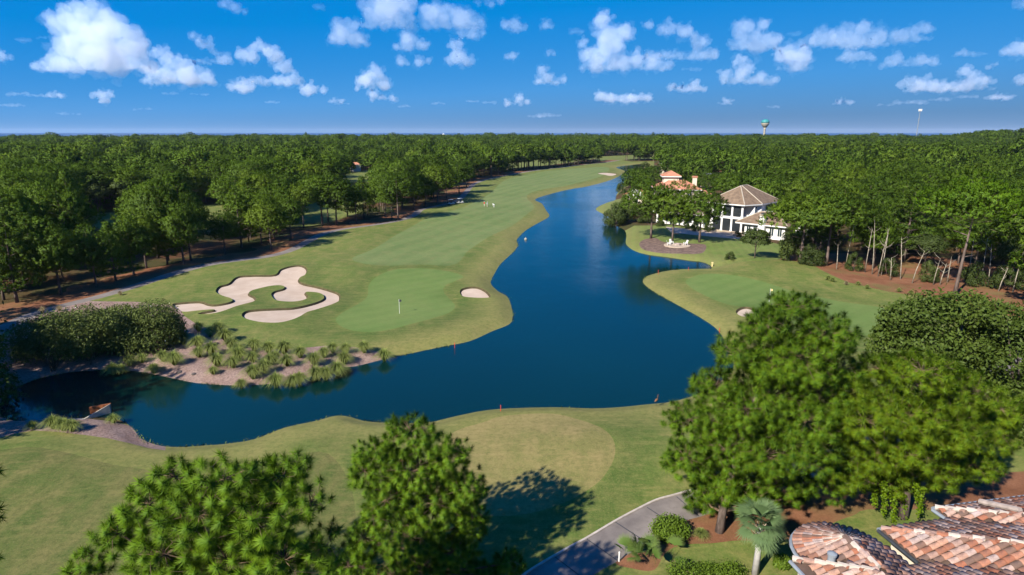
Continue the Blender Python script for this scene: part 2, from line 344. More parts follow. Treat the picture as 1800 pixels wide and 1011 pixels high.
BUNK2 = poly([(833, 290), (850, 275), (900, 265), (960, 266), (1010, 285), (1040, 310), (1047, 332), (1000, 336), (920, 330), (860, 322), (838, 308)], ox=600, oy=440, s=.2502)
BUNK3 = poly([(800, 142), (850, 138), (900, 140), (935, 145), (915, 155), (880, 158), (840, 150)], ox=850, oy=270, s=.2503)
BUNK4 = poly([(1293, 550), (1300, 543), (1312, 541), (1325, 545), (1332, 553), (1322, 559), (1303, 558)])
BUNK5 = poly([(1462, 590), (1476, 587), (1490, 592), (1500, 601), (1486, 606), (1468, 600)])
BUNKERS = [BUNK, BUNK2, BUNK3, BUNK4, BUNK5]
GREEN = poly([(648, 502), (660, 490), (690, 478), (730, 474), (770, 475), (800, 480), (815, 487), (800, 495), (783, 502), (780, 512), (792, 525), (800, 535), (790, 548), (760, 560), (720, 572), (680, 582), (640, 583), (605, 575), (590, 562), (600, 550), (625, 535), (645, 520)])
GREEN2 = poly([(1205, 497), (1220, 488), (1250, 485), (1300, 490), (1350, 500), (1400, 515), (1475, 530), (1550, 541), (1590, 560), (1560, 592), (1480, 586), (1400, 572), (1330, 545), (1280, 535), (1230, 515)])
FAIR = poly([(800, 466), (825, 440), (861, 417), (901, 397), (930, 375), (939, 363), (926, 346), (944, 336), (1005, 325), (1063, 307), (1063, 293), (970, 300), (897, 313), (861, 341), (815, 366), (757, 382), (697, 417), (655, 442), (619, 462), (670, 471), (740, 468)])
FAIR2 = poly([(-160, 815), (5, 798), (60, 794), (130, 804), (200, 820), (260, 828), (340, 838), (450, 832), (560, 800), (605, 830), (625, 900), (600, 1000), (560, 1100), (-300, 1100)])
TEE = poly([(850, 742), (887, 731), (962, 727.5), (1005, 737), (1050, 757), (1075, 780), (1081, 805), (1070, 832), (1045, 857), (990, 885), (900, 905), (810, 895), (760, 850), (765, 790), (800, 758)])
MULCH = poly([(700, 640), (700, 624), (675, 617), (625, 611), (575, 607), (525, 611), (475, 613), (435, 609), (405, 600), (385, 589), (350, 577), (325, 560), (310, 538), (240, 531), (150, 530), (90, 541), (60, 556), (20, 585), (-40, 640), (-60, 700), (60, 700), (200, 670), (400, 700), (600, 665)], smooth=False)
MULCH2 = poly([(-60, 790), (30, 764), (60, 759), (100, 763), (150, 768), (190, 772), (230, 777), (262, 784), (290, 790), (290, 775), (240, 740), (140, 725), (-60, 725)], smooth=False)
path_px = [(-160, 660), (-40, 603), (0, 582), (62, 553), (117, 536), (170, 523), (230, 507), (300, 488), (359, 473), (411, 463), (468, 454), (510, 443), (540, 428), (570, 414), (610, 404), (655, 397), (703, 388), (728, 379), (742, 369), (778, 361), (806, 353), (822, 335), (836, 323), (865, 313), (900, 306), (980, 295), (1050, 287), (1090, 282)]
PATHC = spline(np.array([G(*p)[:2] for p in path_px]), False, 5)
def offset(C, d):
    t = np.gradient(C, axis=0); t /= np.linalg.norm(t, axis=1)[:, None]
    return C + np.c_[-t[:, 1], t[:, 0]] * d
def strip(C, w): return np.concatenate([offset(C, w), offset(C, -w)[::-1]])
PATH = strip(PATHC, 1.25)
PATH2L = spline(np.array([G(*p)[:2] for p in [(850, 1060), (930, 1000), (1000, 960), (1032, 944), (1082, 916), (1120, 897), (1155, 881), (1187, 872.5), (1225, 862), (1280, 847), (1360, 825), (1450, 790), (1560, 740), (1690, 665), (1830, 600)]]), False, 5)
def thick(C, w): return np.concatenate([C, offset(C, -w)[::-1]])
PATH2 = thick(PATH2L, 2.75)
STRAW_L = np.concatenate([offset(PATHC, 1.25), (offset(PATHC, 9.5) + np.c_[np.sin(np.arange(len(PATHC)) * 1.3), np.cos(np.arange(len(PATHC)) * .9)] * 1.6)[::-1]])
STRAW_R = poly([(1370, 459), (1400, 463), (1430, 472), (1450, 485), (1490, 499), (1560, 512), (1640, 524), (1720, 540), (1850, 575), (2000, 600), (2000, 480), (1800, 470), (1650, 452), (1500, 445), (1380, 450)], smooth=False)
BED = poly([(1082, 986), (1100, 962), (1125, 938), (1160, 920), (1200, 906), (1240, 891), (1300, 872), (1400, 860), (1520, 850), (1640, 845), (1900, 830), (1900, 900), (1560, 893), (1500, 905), (1450, 925), (1415, 945), (1350, 952), (1300, 950), (1250, 955), (1200, 957), (1170, 970), (1150, 1000), (1110, 996)])
HLAWN = poly([(1095, 403), (1115, 397), (1180, 397), (1260, 406), (1330, 420), (1400, 440), (1370, 459), (1300, 465), (1262, 468), (1251, 474), (1200, 476), (1100, 450), (1085, 420)], smooth=False)
HLAWN2 = poly([(1040, 372), (1060, 352), (1110, 345), (1100, 385), (1075, 395)], smooth=False)
HMULCH = poly([(1124, 428), (1134, 422), (1154, 421), (1168, 428), (1216, 431), (1240, 433), (1235, 446), (1203, 447), (1154, 443), (1129, 437)])
PATIO = poly([(1170, 400), (1240, 405), (1300, 412), (1320, 420), (1296, 422), (1240, 417), (1180, 411)], smooth=False)
ROUGH_L = np.concatenate([offset(PATHC, -1.25), np.array([G(*p)[:2] for p in [(1110, 284), (1150, 283), (1150, 300), (1100, 330), (1000, 400), (960, 520), (960, 590), (700, 690), (300, 700), (-200, 720), (-300, 660)]])])
ROUGH_N = np.array([G(*p)[:2] for p in [(-900, 725), (60, 725), (300, 740), (700, 690), (1250, 650), (1330, 640), (1500, 640), (1900, 660), (2600, 1000), (2000, 1300), (-900, 1300)]])
ROUGH_R = np.array([G(*p)[:2] for p in [(1100, 470), (1230, 468), (1330, 456), (1400, 463), (1430, 472), (1450, 485), (1490, 499), (1560, 512), (1640, 524), (1720, 540), (1850, 575), (1900, 660), (1500, 660), (1250, 660), (1200, 560)]])
OPEN = [poly(p, smooth=False) for p in ([(110, 385), (150, 376), (215, 372), (290, 366), (330, 362), (400, 358), (430, 358), (430, 380), (380, 412), (330, 408), (250, 398), (180, 402), (120, 402)],
        [(595, 308), (640, 300), (700, 297), (720, 300), (680, 318), (620, 322), (590, 318)], [(520, 365), (600, 345), (640, 345), (640, 372), (590, 388), (540, 400), (500, 400), (490, 385)],
        [(870, 287), (960, 279), (1040, 275), (1060, 278), (1000, 286), (900, 297), (860, 302)], [(1030, 277), (1130, 271), (1160, 271), (1150, 279), (1060, 284)])]

def inside(P, poly):
    x, y = P[:, 0], P[:, 1]; r = np.zeros(len(P), bool); n = len(poly)
    bb = (x >= poly[:, 0].min()) & (x <= poly[:, 0].max()) & (y >= poly[:, 1].min()) & (y <= poly[:, 1].max())
    idx = np.nonzero(bb)[0]
    if len(idx) == 0: return r
    x, y = x[idx], y[idx]; q = np.zeros(len(idx), bool)
    for i in range(n):
        (x1, y1), (x2, y2) = poly[i], poly[(i + 1) % n]
        if y1 == y2: continue
        q ^= ((y1 > y) != (y2 > y)) & (x < (x2 - x1) * (y - y1) / (y2 - y1) + x1)
    r[idx] = q; return r
def dist(P, poly, closed=True):
    d = np.full(len(P), 1e9); n = len(poly)
    for i in range(n if closed else n - 1):
        a, b = poly[i], poly[(i + 1) % n]; ab = b - a; L = ab @ ab
        if L < 1e-9: continue
        t = np.clip(((P - a) @ ab) / L, 0, 1); q = P - (a + t[:, None] * ab); d = np.minimum(d, (q * q).sum(1))
    return np.sqrt(d)
def inset(poly, d):
    n = len(poly); a = np.roll(poly, 1, 0); b = np.roll(poly, -1, 0); t = b - a; t /= np.linalg.norm(t, axis=1)[:, None] + 1e-9
    area = .5 * np.sum(poly[:, 0] * np.roll(poly[:, 1], -1) - np.roll(poly[:, 0], -1) * poly[:, 1])
    nn = np.c_[-t[:, 1], t[:, 0]] * (1 if area > 0 else -1); q = poly + nn * d
    keep = dist(q, poly) > d * .8
    return q[keep]
def smoothstep(x): x = np.clip(x, 0, 1); return x * x * (3 - 2 * x)
MOUNDS = [(G(430, 555)[:2], 9, .7), (G(560, 470)[:2], 12, .6), (G(860, 500)[:2], 6, .5), (G(760, 590)[:2], 9, .45), (G(340, 480)[:2], 14, .8), (G(700, 470)[:2], 18, .5), (G(620, 420)[:2], 20, .5), (G(1000, 800)[:2], 7, .35), (G(500, 770)[:2], 8, .5), (G(150, 800)[:2], 9, .4), (G(1300, 475)[:2], 10, .7), (G(1420, 480)[:2], 10, .6), (G(850, 380)[:2], 25, .6), (G(940, 330)[:2], 30, .7), (G(1100, 760)[:2], 8, .4)]
NZ = [(rng.normal(size=2) * s, rng.uniform(0, 6.28), a) for s, a in ((.05, .16), (.07, .12), (.12, .08), (.16, .06), (.3, .03))]
def ground_z(P, dl=None):
    P = np.atleast_2d(np.asarray(P, float))[:, :2]
    z = np.zeros(len(P))
    for c, r, a in MOUNDS: z += a * np.exp(-((P - c) ** 2).sum(1) / (r * r))
    for k, ph, a in NZ: z += a * np.sin(P @ k + ph)
    if dl is None:
        dl = dist(P, LAKE); dl = np.where(inside(P, LAKE), -dl, dl)
    far = np.hypot(P[:, 0], P[:, 1])
    z = z * smoothstep(dl / 9) + WATERZ * (1 - smoothstep((dl + .05) / 2.2)) * 1.0
    z += 2.0 * smoothstep((far - 700) / 900)
    # wooded dune on the right horizon
    z += 11 * np.exp(-(((P - np.array([640, 820])) / np.array([110, 130])) ** 2).sum(1))
    return z
def gz(x, y): return float(ground_z([[x, y]])[0])
def gp(px, py):
    p = G(px, py); p[2] = gz(p[0], p[1]); return p

# ---------------------------------------------------------------- one ground sheet, cut along the outlines
pts = []
d = 24.0
while d < 720:
    st = max(.42, d * .0125); n = int(1.66 * d / st); a = (np.arange(n) / n - .5) * 1.66 + rng.uniform(0, st / d)
    jj = rng.normal(0, st * .18, (n, 2)); pts.append(np.c_[np.sin(a) * d, np.cos(a) * d] + jj); d += st
d = 740
while d < 1700: n = int(1.7 * d / 45); a = (np.arange(n) / n - .5) * 1.7; pts.append(np.c_[np.sin(a) * d, np.cos(a) * d]); d += 45
pts = np.concatenate(pts)
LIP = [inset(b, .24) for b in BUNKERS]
CONS = [LAKE, *BUNKERS, *LIP, GREEN, GREEN2, FAIR, FAIR2, TEE, MULCH, MULCH2, PATH, PATH2, STRAW_L, STRAW_R, BED, HLAWN, HLAWN2, HMULCH, PATIO, ROUGH_L, ROUGH_N, ROUGH_R, *OPEN]
dmin = np.full(len(pts), 9e9)
rad = np.hypot(pts[:, 0], pts[:, 1])
for c in CONS: dmin = np.minimum(dmin, dist(pts, c))
pts = pts[dmin > np.maximum(.16, rad * .0035)]
outer = np.array([(-2600, -60), (2600, -60), (2600, 1750), (1500, 1730), (600, 1760), (-300, 1720), (-1200, 1760), (-2600, 1740)], float)
V2 = [Vector(p) for p in pts]; E2 = []
for c in CONS + [outer]:
    n0 = len(V2); V2 += [Vector(p) for p in c]; E2 += [(n0 + i, n0 + (i + 1) % len(c)) for i in range(len(c))]
vo, eo, fo, *_ = geometry.delaunay_2d_cdt(V2, E2, [], 0, 1e-4)
GV = np.array([v[:] for v in vo]); GF = np.array([f for f in fo if len(f) == 3], np.int32)
cen = GV[GF].mean(1)
ar = (GV[GF[:, 1]] - GV[GF[:, 0]]); ar2 = (GV[GF[:, 2]] - GV[GF[:, 0]]); sgn = ar[:, 0] * ar2[:, 1] - ar[:, 1] * ar2[:, 0]
GF[sgn < 0] = GF[sgn < 0][:, ::-1]
dl = dist(GV, LAKE); inl = inside(GV, LAKE); dls = np.where(inl & (dl > 1e-3), -dl, dl)
gzv = ground_z(GV, dls); gzv[dls <= 1e-3] = WATERZ
for b, l in zip(BUNKERS, LIP):
    depth = .26 if b is not BUNK3 else .15
    ib = inside(GV, b); db = dist(GV, b); m = ib & (db > .1)
    gzv[m] -= depth * smoothstep((db[m] - .05) / .12) - .12 * np.exp(-((db[m] - .3) / 1.5) ** 2)
    m = ((~ib) | (db < .02)) & (db < 3); gzv[m] += .10 * np.exp(-(db[m] / 1.1) ** 2)
    gzv[db < .02] += .05
for pth in (PATH, PATH2):
    ip = inside(GV, pth); gzv[ip] -= .02
G3 = np.c_[GV, gzv]
reg = np.full(len(GF), -1)
def claim(k, p): reg[(reg < 0) & inside(cen, p)] = k
REG = ['lake', 'sand_bunker', 'bunker_edge', 'cart_path', 'putting_green', 'tee_ground', 'fairway', 'planting_bank', 'pine_straw_bed', 'patio', 'lawn', 'rough', 'wood_floor', 'near_fairway', 'planting_bed']
claim(0, LAKE)
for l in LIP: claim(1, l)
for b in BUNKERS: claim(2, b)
claim(3, PATH); claim(3, PATH2)
claim(4, GREEN); claim(4, GREEN2); claim(5, TEE); claim(9, PATIO); claim(14, HMULCH); claim(7, MULCH); claim(7, MULCH2); claim(8, BED); claim(6, FAIR); claim(13, FAIR2)
claim(10, HLAWN); claim(10, HLAWN2); claim(8, STRAW_R); claim(8, STRAW_L); claim(11, ROUGH_L); claim(11, ROUGH_R); claim(11, ROUGH_N)
for o_ in OPEN: claim(11, o_)
inb = inside(cen, outer); reg[(reg < 0) & inb] = 12
shore = np.clip(dl / 7.0, 0, 1)
collar = np.zeros(len(GV))
for pl_, w_, a_ in [(GREEN, 3.2, 1.0), (GREEN2, 3.0, .6), (TEE, 2.6, .9), (FAIR2, 1.3, .8), (FAIR, 2.2, .5)] + [(b_, 2.0, .7) for b_ in BUNKERS]:
    dd_ = dist(GV, pl_); o_ = ~inside(GV, pl_); wv_ = w_ * (1 + .5 * np.sin(GV[:, 0] * .4) * np.sin(GV[:, 1] * .33)); collar = np.maximum(collar, a_ * np.where(o_ | (dd_ < .01), np.exp(-((dd_ - .6 * wv_) / wv_) ** 2), 0) * (dd_ > .01))
for k, (nm, mt) in enumerate(zip(REG, ['lake_water', 'bunker_sand', 'bunker_edge', 'cart_path_concrete', 'green_grass', 'tee_grass', 'fairway_grass', 'mulch', 'pine_straw', 'patio_stone', 'lawn_grass', 'rough_grass', 'forest_floor', 'near_fairway_grass', 'dark_mulch'])):
    f = GF[reg == k]
    if len(f) == 0: continue
    u, inv = np.unique(f.ravel(), return_inverse=True)
    me = mesh_np(nm, G3[u], inv.reshape(-1, 3), M[mt], {'shore': shore[u], 'collar': collar[u]}, smooth=k not in (2,))
    meta(obj(nm, me), kind='structure')
# sea to the horizon
MB().add([(-11500, 1500, -.8), (11500, 1500, -.8), (11500, 12500, -.8), (-11500, 12500, -.8)], [(0, 1, 2, 3)]).build('sea', M['sea_water'])['kind'] = 'structure'
# kerb along the near cart path, joints across it
kb = MB(); e1 = PATH2L; e2 = offset(PATH2L, .16); n = len(e1)
za = ground_z(e1) + .05
kb.add([(*p, z - .12) for p, z in zip(e2, za)] + [(*p, z) for p, z in zip(e2, za)] + [(*p, z) for p, z in zip(e1, za)] + [(*p, z - .12) for p, z in zip(e1, za)], [(r * n + i, r * n + i + 1, (r + 1) * n + i + 1, (r + 1) * n + i) for r in range(3) for i in range(n - 1)])
kb.build('kerb', M['kerb_concrete'])['kind'] = 'structure'
jt = MB(); acc = 0
ctr = offset(PATH2L, -1.4); tt = np.gradient(PATH2L, axis=0); tt /= np.linalg.norm(tt, axis=1)[:, None]
for i in range(1, len(PATH2L)):
    acc += np.linalg.norm(PATH2L[i] - PATH2L[i - 1])
    if acc > 2.7:
        acc = 0; a = PATH2L[i]; nn = np.array([tt[i, 1], -tt[i, 0]]); b = a + nn * 2.7; w = tt[i] * .035
        zz = [float(ground_z([p])[0]) - .02 + .006 for p in (a, b)]
        jt.add([(*(a - w), zz[0]), (*(a + w), zz[0]), (*(b + w), zz[1]), (*(b - w), zz[1])], [(0, 1, 2, 3)])
jt.build('path_joints', M['dark_metal'])['kind'] = 'structure'
print('ground', len(GF), time.time() - T0)
# ---------------------------------------------------------------- foliage generators (numpy)
def unit(v): return v / (np.linalg.norm(v, axis=-1, keepdims=True) + 1e-9)
def tufts(P, D, S, nb, w, R, spread=1.75, back=.35, tint=None, droop=0.0, blen=(.44, .56)):
    "needle tufts: P positions, D axes, S sizes; nb blades each -> V, F, tint, tip, normals"
    n = len(P); N = n * nb
    P = np.repeat(P, nb, 0); D = np.repeat(D, nb, 0); S = np.repeat(S, nb)
    th = np.arccos(1 - R.uniform(0, 1, N) * (1 - math.cos(spread))); ph = R.uniform(0, 2 * np.pi, N)
    a = unit(np.cross(D, np.where(np.abs(D[:, 2:3]) < .9, [[0, 0, 1.]], [[1., 0, 0]]))); b = np.cross(D, a)
    side = a * np.cos(ph)[:, None] + b * np.sin(ph)[:, None]
    dr = unit(D * np.cos(th)[:, None] + side * np.sin(th)[:, None] + [0, 0, -droop])
    base = P - D * (S * back * R.uniform(0, 1, N))[:, None]
    L = S * R.uniform(*blen, N)
    wv = unit(np.cross(dr, D + R.normal(0, .35, (N, 3)))) * (w * S * R.uniform(.7, 1.3, N))[:, None]
    tipp = base + dr * L[:, None]; mid = base + dr * (L * .12)[:, None]
    V = np.stack([mid - wv, mid + wv, tipp], 1).reshape(-1, 3)
    nn = unit(dr * .75 + D * .55 + [0, 0, .15])
    gn = np.cross(wv * 2, tipp - (mid - wv)); flip = (gn * nn).sum(1) < 0
    F = np.arange(3 * N).reshape(-1, 3); F[flip] = F[flip][:, ::-1]
    tn = np.repeat(R.uniform(0, 1, n) if tint is None else tint, nb)
    tip = np.stack([np.zeros(N), np.zeros(N), np.ones(N) * .8], 1).ravel()
    return V, F, np.repeat(tn, 3), tip, np.repeat(nn, 3, 0)
def leaves(P, Nn, L, W, R, tint=None, jit=.7):
    "leaf quads folded into two triangles around outward normals"
    n = len(P); nn = unit(Nn + R.normal(0, jit, (n, 3)))
    a = unit(np.cross(nn, R.normal(size=(n, 3)))); b = np.cross(nn, a)
    L = L * R.uniform(.7, 1.3, n)[:, None]; W = W * R.uniform(.7, 1.3, n)[:, None]
    V = np.stack([P - a * L, P + b * W + nn * W * .3, P + a * L, P - b * W + nn * W * .3], 1).reshape(-1, 3)
    i = np.arange(n) * 4; F = np.concatenate([np.c_[i, i + 1, i + 2], np.c_[i, i + 2, i + 3]])
    gn = np.cross(V[1::4] - V[0::4], V[2::4] - V[0::4])
    fl = (gn * nn).sum(1) < 0; fl = np.r_[fl, fl]; F[fl] = F[fl][:, ::-1]
    tn = R.uniform(0, 1, n) if tint is None else tint
    sn = unit(nn * .5 + unit(Nn) * .8)
    return V, F, np.repeat(tn, 4), np.tile([0, .4, .8, .4], n), np.repeat(sn, 4, 0)
def cat(parts):
    V = []; F = []; T = []; Q = []; N = []; n = 0
    for v, f, t, q, nn in parts: V.append(v); F.append(f + n); T.append(t); Q.append(q); N.append(nn); n += len(v)
    return np.concatenate(V), np.concatenate(F), np.concatenate(T), np.concatenate(Q), np.concatenate(N)
def crown_mesh(name, parts, mat, shaped=True):
    V, F, T, Q, N = cat(parts); return mesh_np(name, V, F, mat, {'tint': T, 'tip': Q}, shaped, None, N if shaped else None)
def shell(c, r, n, R, lo=.7, up=-.55):
    "points on an ellipsoid shell, fewer underneath"
    d = unit(R.normal(size=(n * 3, 3))); d = d[d[:, 2] > up][:n]
    k = R.uniform(lo, 1.0, len(d))[:, None]; return c + d * r * k, unit(d / r)
def quads_tri(mb):
    F = []
    for q in mb.f:
        for k in range(1, len(q) - 1): F.append((q[0], q[k], q[k + 1]))
    return np.array(mb.v), np.array(F)

def pine_proto(seed, H, cb, cr, top='round', ntuft=520, nb=14, tsz=.95, blade=.11, nclump=46, detail=True):
    "returns trunk mesh builder and crown parts for a pine of height H, crown from cb*H, crown radius cr"
    R = np.random.default_rng(seed)
    lean = R.normal(0, .018, 2) * H
    def axis(t): return np.array([lean[0] * t * t, lean[1] * t * t, H * t])
    tr = MB(); ts = np.linspace(0, .9, 7)
    r0 = .0125 * H + .05
    tr.tube([axis(t) - ([0, 0, .4] if t == 0 else [0, 0, 0]) for t in ts], [r0 * (1.25 if t == 0 else 1 - 1.02 * t) for t in ts], 7)
    cl = []
    for i in range(nclump):
        u = (i + .5) / nclump; a = i * 2.39996 + R.uniform(-.35, .35)
        if top == 'cone':
            t = cb + (1 - cb) * u ** 1.15; rad = cr * (1 - ((t - cb) / (1.0 - cb)) ** 1.4) * R.uniform(.55, .95); c = axis(min(t, .97)) + [math.cos(a) * rad, math.sin(a) * rad, R.uniform(-.2, .2)]; rc = cr * .36 * R.uniform(.8, 1.2) * (1.1 - .55 * u)
        else:
            zc = 1 - 2 * u; flat = 1.0
            if top == 'umbrella': zc = 1 - 1.55 * u
            k = R.uniform(.5, .92) * (1 + .16 * math.sin(3 * a + seed)); rxy = math.sqrt(max(0, 1 - zc * zc)); mid = cb + (1 - cb) * (.5 if top == 'round' else .38); hz_ = (1 - mid) * H if zc > 0 else (mid - cb) * H
            t = np.clip(mid + zc * k * hz_ / H * .95, .1, .97); c = axis(mid) + [math.cos(a) * rxy * k * cr, math.sin(a) * rxy * k * cr, zc * k * hz_ * .9]; rc = cr * R.uniform(.32, .5); rad = rxy * k * cr
        cl.append((c, rc, t)); t0 = max(.15, t - rad * .4 / H)
        if detail or i % 2 == 0: tr.tube([axis(t0), (axis(t0) + c) / 2 + [0, 0, -.06 * rad], c], [r0 * .32 * (1.1 - t), r0 * .2 * (1.1 - t), .02], 4, False)
    for k in range(int(R.integers(2, 5)) if detail else 0):   # dead stubs below the crown
        t = R.uniform(cb * .45, cb); a = R.uniform(0, 6.28); tr.tube([axis(t), axis(t) + [math.cos(a) * R.uniform(.5, 1.4), math.sin(a) * R.uniform(.5, 1.4), R.uniform(-.1, .5)]], [.05, .015], 4, False)
    Ps = []; Ds = []; Ti = []; Cs = []
    for c, r, t in cl:
        m = max(4, int(ntuft / nclump * (r / (cr * .41)) ** 1.6)); p, d = shell(c, np.array([r, r, r * .7]), m, R, .72, -.3)
        Ps.append(p); Ds.append(unit(d * .8 + [0, 0, .5])); Ti.append(np.clip(R.uniform(0, 1) * .55 + R.uniform(0, .45, len(p)), 0, 1)); Cs.append(np.repeat(c[None] - [0, 0, r * .3], len(p), 0))
    P = np.concatenate(Ps); D = np.concatenate(Ds)
    V, F, T, Q, N = tufts(P, D, tsz * R.uniform(.75, 1.2, len(P)), nb, blade, R, 1.7, .55, np.concatenate(Ti), 0.0, (.32, .44))
    cc = axis((1 + cb) / 2 - .05); N = unit(N * .35 + unit(V - np.repeat(np.concatenate(Cs), nb * 3, 0)) * .8 + unit(V - cc) * .75); part = (V, F, T, Q, N)
    return tr, [part]
def broad_proto(seed, H, cb, cr, nl=3200, leaf=.32, nlump=26):
    R = np.random.default_rng(seed); tr = MB(); cz = H * (cb + 1) / 2; ry = H * (1 - cb) / 2
    tr.tube([(0, 0, -.4), (0, 0, H * .25), (R.normal(0, .2), R.normal(0, .2), H * .55), (R.normal(0, .3), R.normal(0, .3), H * .85)], [.03 * H * .6, .024 * H * .6, .015 * H * .6, .02], 7)
    parts = []
    for i in range(nlump):
        d = unit(R.normal(size=3)); d[2] = abs(d[2]) * .9 - .25; c = np.array([0, 0, cz]) + d * [cr * .72, cr * .72, ry * .72]; r = cr * R.uniform(.28, .45)
        tr.tube([(0, 0, H * R.uniform(.2, .5)), c * [.5, .5, .8], c], [.06, .04, .02], 4, False)
        p, nn = shell(c, np.array([r, r, r * .8]), nl // nlump, R, .6, -.6)
        parts.append(leaves(p, nn, leaf, leaf * .45, R, np.clip(R.uniform(0, .6) + R.uniform(0, .4, len(p)), 0, 1), .6))
    V, F, T, Q, N = cat(parts); N = unit(N * .8 + unit(V - [0, 0, cz]) * .4)
    return tr, [(V, F, T, Q, N)]
def tree_meshes(name, tr, parts, crown_mat, bark='pine_bark'):
    return tr.mesh(name + '_trunk', M[bark], True), crown_mesh(name + '_crown', parts, M[crown_mat])
def joined(name, tr, parts, crown_mat, bark='pine_bark'):
    "one mesh with two materials, for the far wood"
    V, F, T, Q, N = cat(parts); v2, f2 = quads_tri(tr); n = len(V)
    nv = unit(v2 - [0, 0, 0]); nv[:, 2] = 0
    ax = v2.copy(); ax[:, 2] = 0; nv = unit(ax + 1e-4)
    return mesh_np(name, np.r_[V, v2], np.r_[F, f2 + n], [M[crown_mat], M[bark]], {'tint': np.r_[T, np.zeros(len(v2))], 'tip': np.r_[Q, np.zeros(len(v2))]}, True, np.r_[np.zeros(len(F)), np.ones(len(f2))], np.r_[N, nv])

# prototypes: unit height 10 m each, scaled when placed
PINES = {}
spec = {'round': [(101, 10, .22, 3.8, 'round'), (102, 10, .28, 4.0, 'round'), (103, 10, .18, 3.5, 'round')], 'cone': [(111, 10, .16, 3.6, 'cone'), (112, 10, .2, 3.2, 'cone')],
        'umbrella': [(121, 10, .46, 4.1, 'umbrella'), (122, 10, .40, 3.7, 'umbrella'), (123, 10, .50, 4.4, 'umbrella')]}
for k, L_ in spec.items(): PINES[k] = [tree_meshes('pine', *pine_proto(*a, ntuft=2000, nb=14, tsz=.66, blade=.065, nclump=38), 'pine_crown') for a in L_]
BUSH = []
def bush_proto(seed, H, cr, nl, leaf, nlump=22):
    R = np.random.default_rng(seed); tr = MB(); parts = []
    for k in range(5): a = R.uniform(0, 6.28); tr.tube([(0, 0, -.3), (math.cos(a) * cr * .3, math.sin(a) * cr * .3, H * .4), (math.cos(a) * cr * .5, math.sin(a) * cr * .5, H * .8)], [.12, .08, .03], 5)
    for i in range(nlump):
        d = unit(R.normal(size=3)); d[2] = abs(d[2]); c = d * [cr * .7, cr * .7, H * .68] + [0, 0, H * .12]; r = cr * R.uniform(.26, .42); p, nn = shell(c, np.array([r, r, r * .9]), nl // nlump, R, .6, -.9)
        parts.append(leaves(p, nn, leaf, leaf * .45, R, np.clip(R.uniform(0, .6) + R.uniform(0, .4, len(p)), 0, 1), .6))
    return tr, parts
BUSH = [tree_meshes('bush', *bush_proto(141 + i, 10, 5.5, 4200, .3), 'broad_leaf', 'pine_bark') for i in range(3)]
BROAD = [tree_meshes('broadleaf', *broad_proto(131 + i, 10, .15, 4.2, 4200, .26), 'broad_leaf', 'pine_bark') for i in range(3)]
FARP = [joined('far_tree', *pine_proto(201 + i, 10, (.2, .28, .4, .48, .2)[i], (3.8, 4.0, 4.1, 4.5, 3.5)[i], ('round', 'round', 'umbrella', 'umbrella', 'cone')[i], 460, 10, 1.15, .11, 28, False), 'pine_crown') for i in range(5)]
FARP += [joined('far_tree', *broad_proto(211 + i, 10, .12, 4.3, 1300, .5, 20), 'broad_leaf') for i in range(2)]
print('protos', time.time() - T0)

TREES = []   # (x, y) of placed trees, for spacing
def put_tree(name, meshes, pos, h, label, cat, group=None, rz=None, wide=1.0):
    s = h / 10.0; rz = random.uniform(0, 6.28) if rz is None else rz
    e = empty(name, tuple(pos), label, cat, group, rz); e.scale = (s * wide, s * wide, s)
    obj('trunk', meshes[0], e); obj('crown', meshes[1], e); TREES.append((pos[0], pos[1], 2.0 * s * wide)); return e

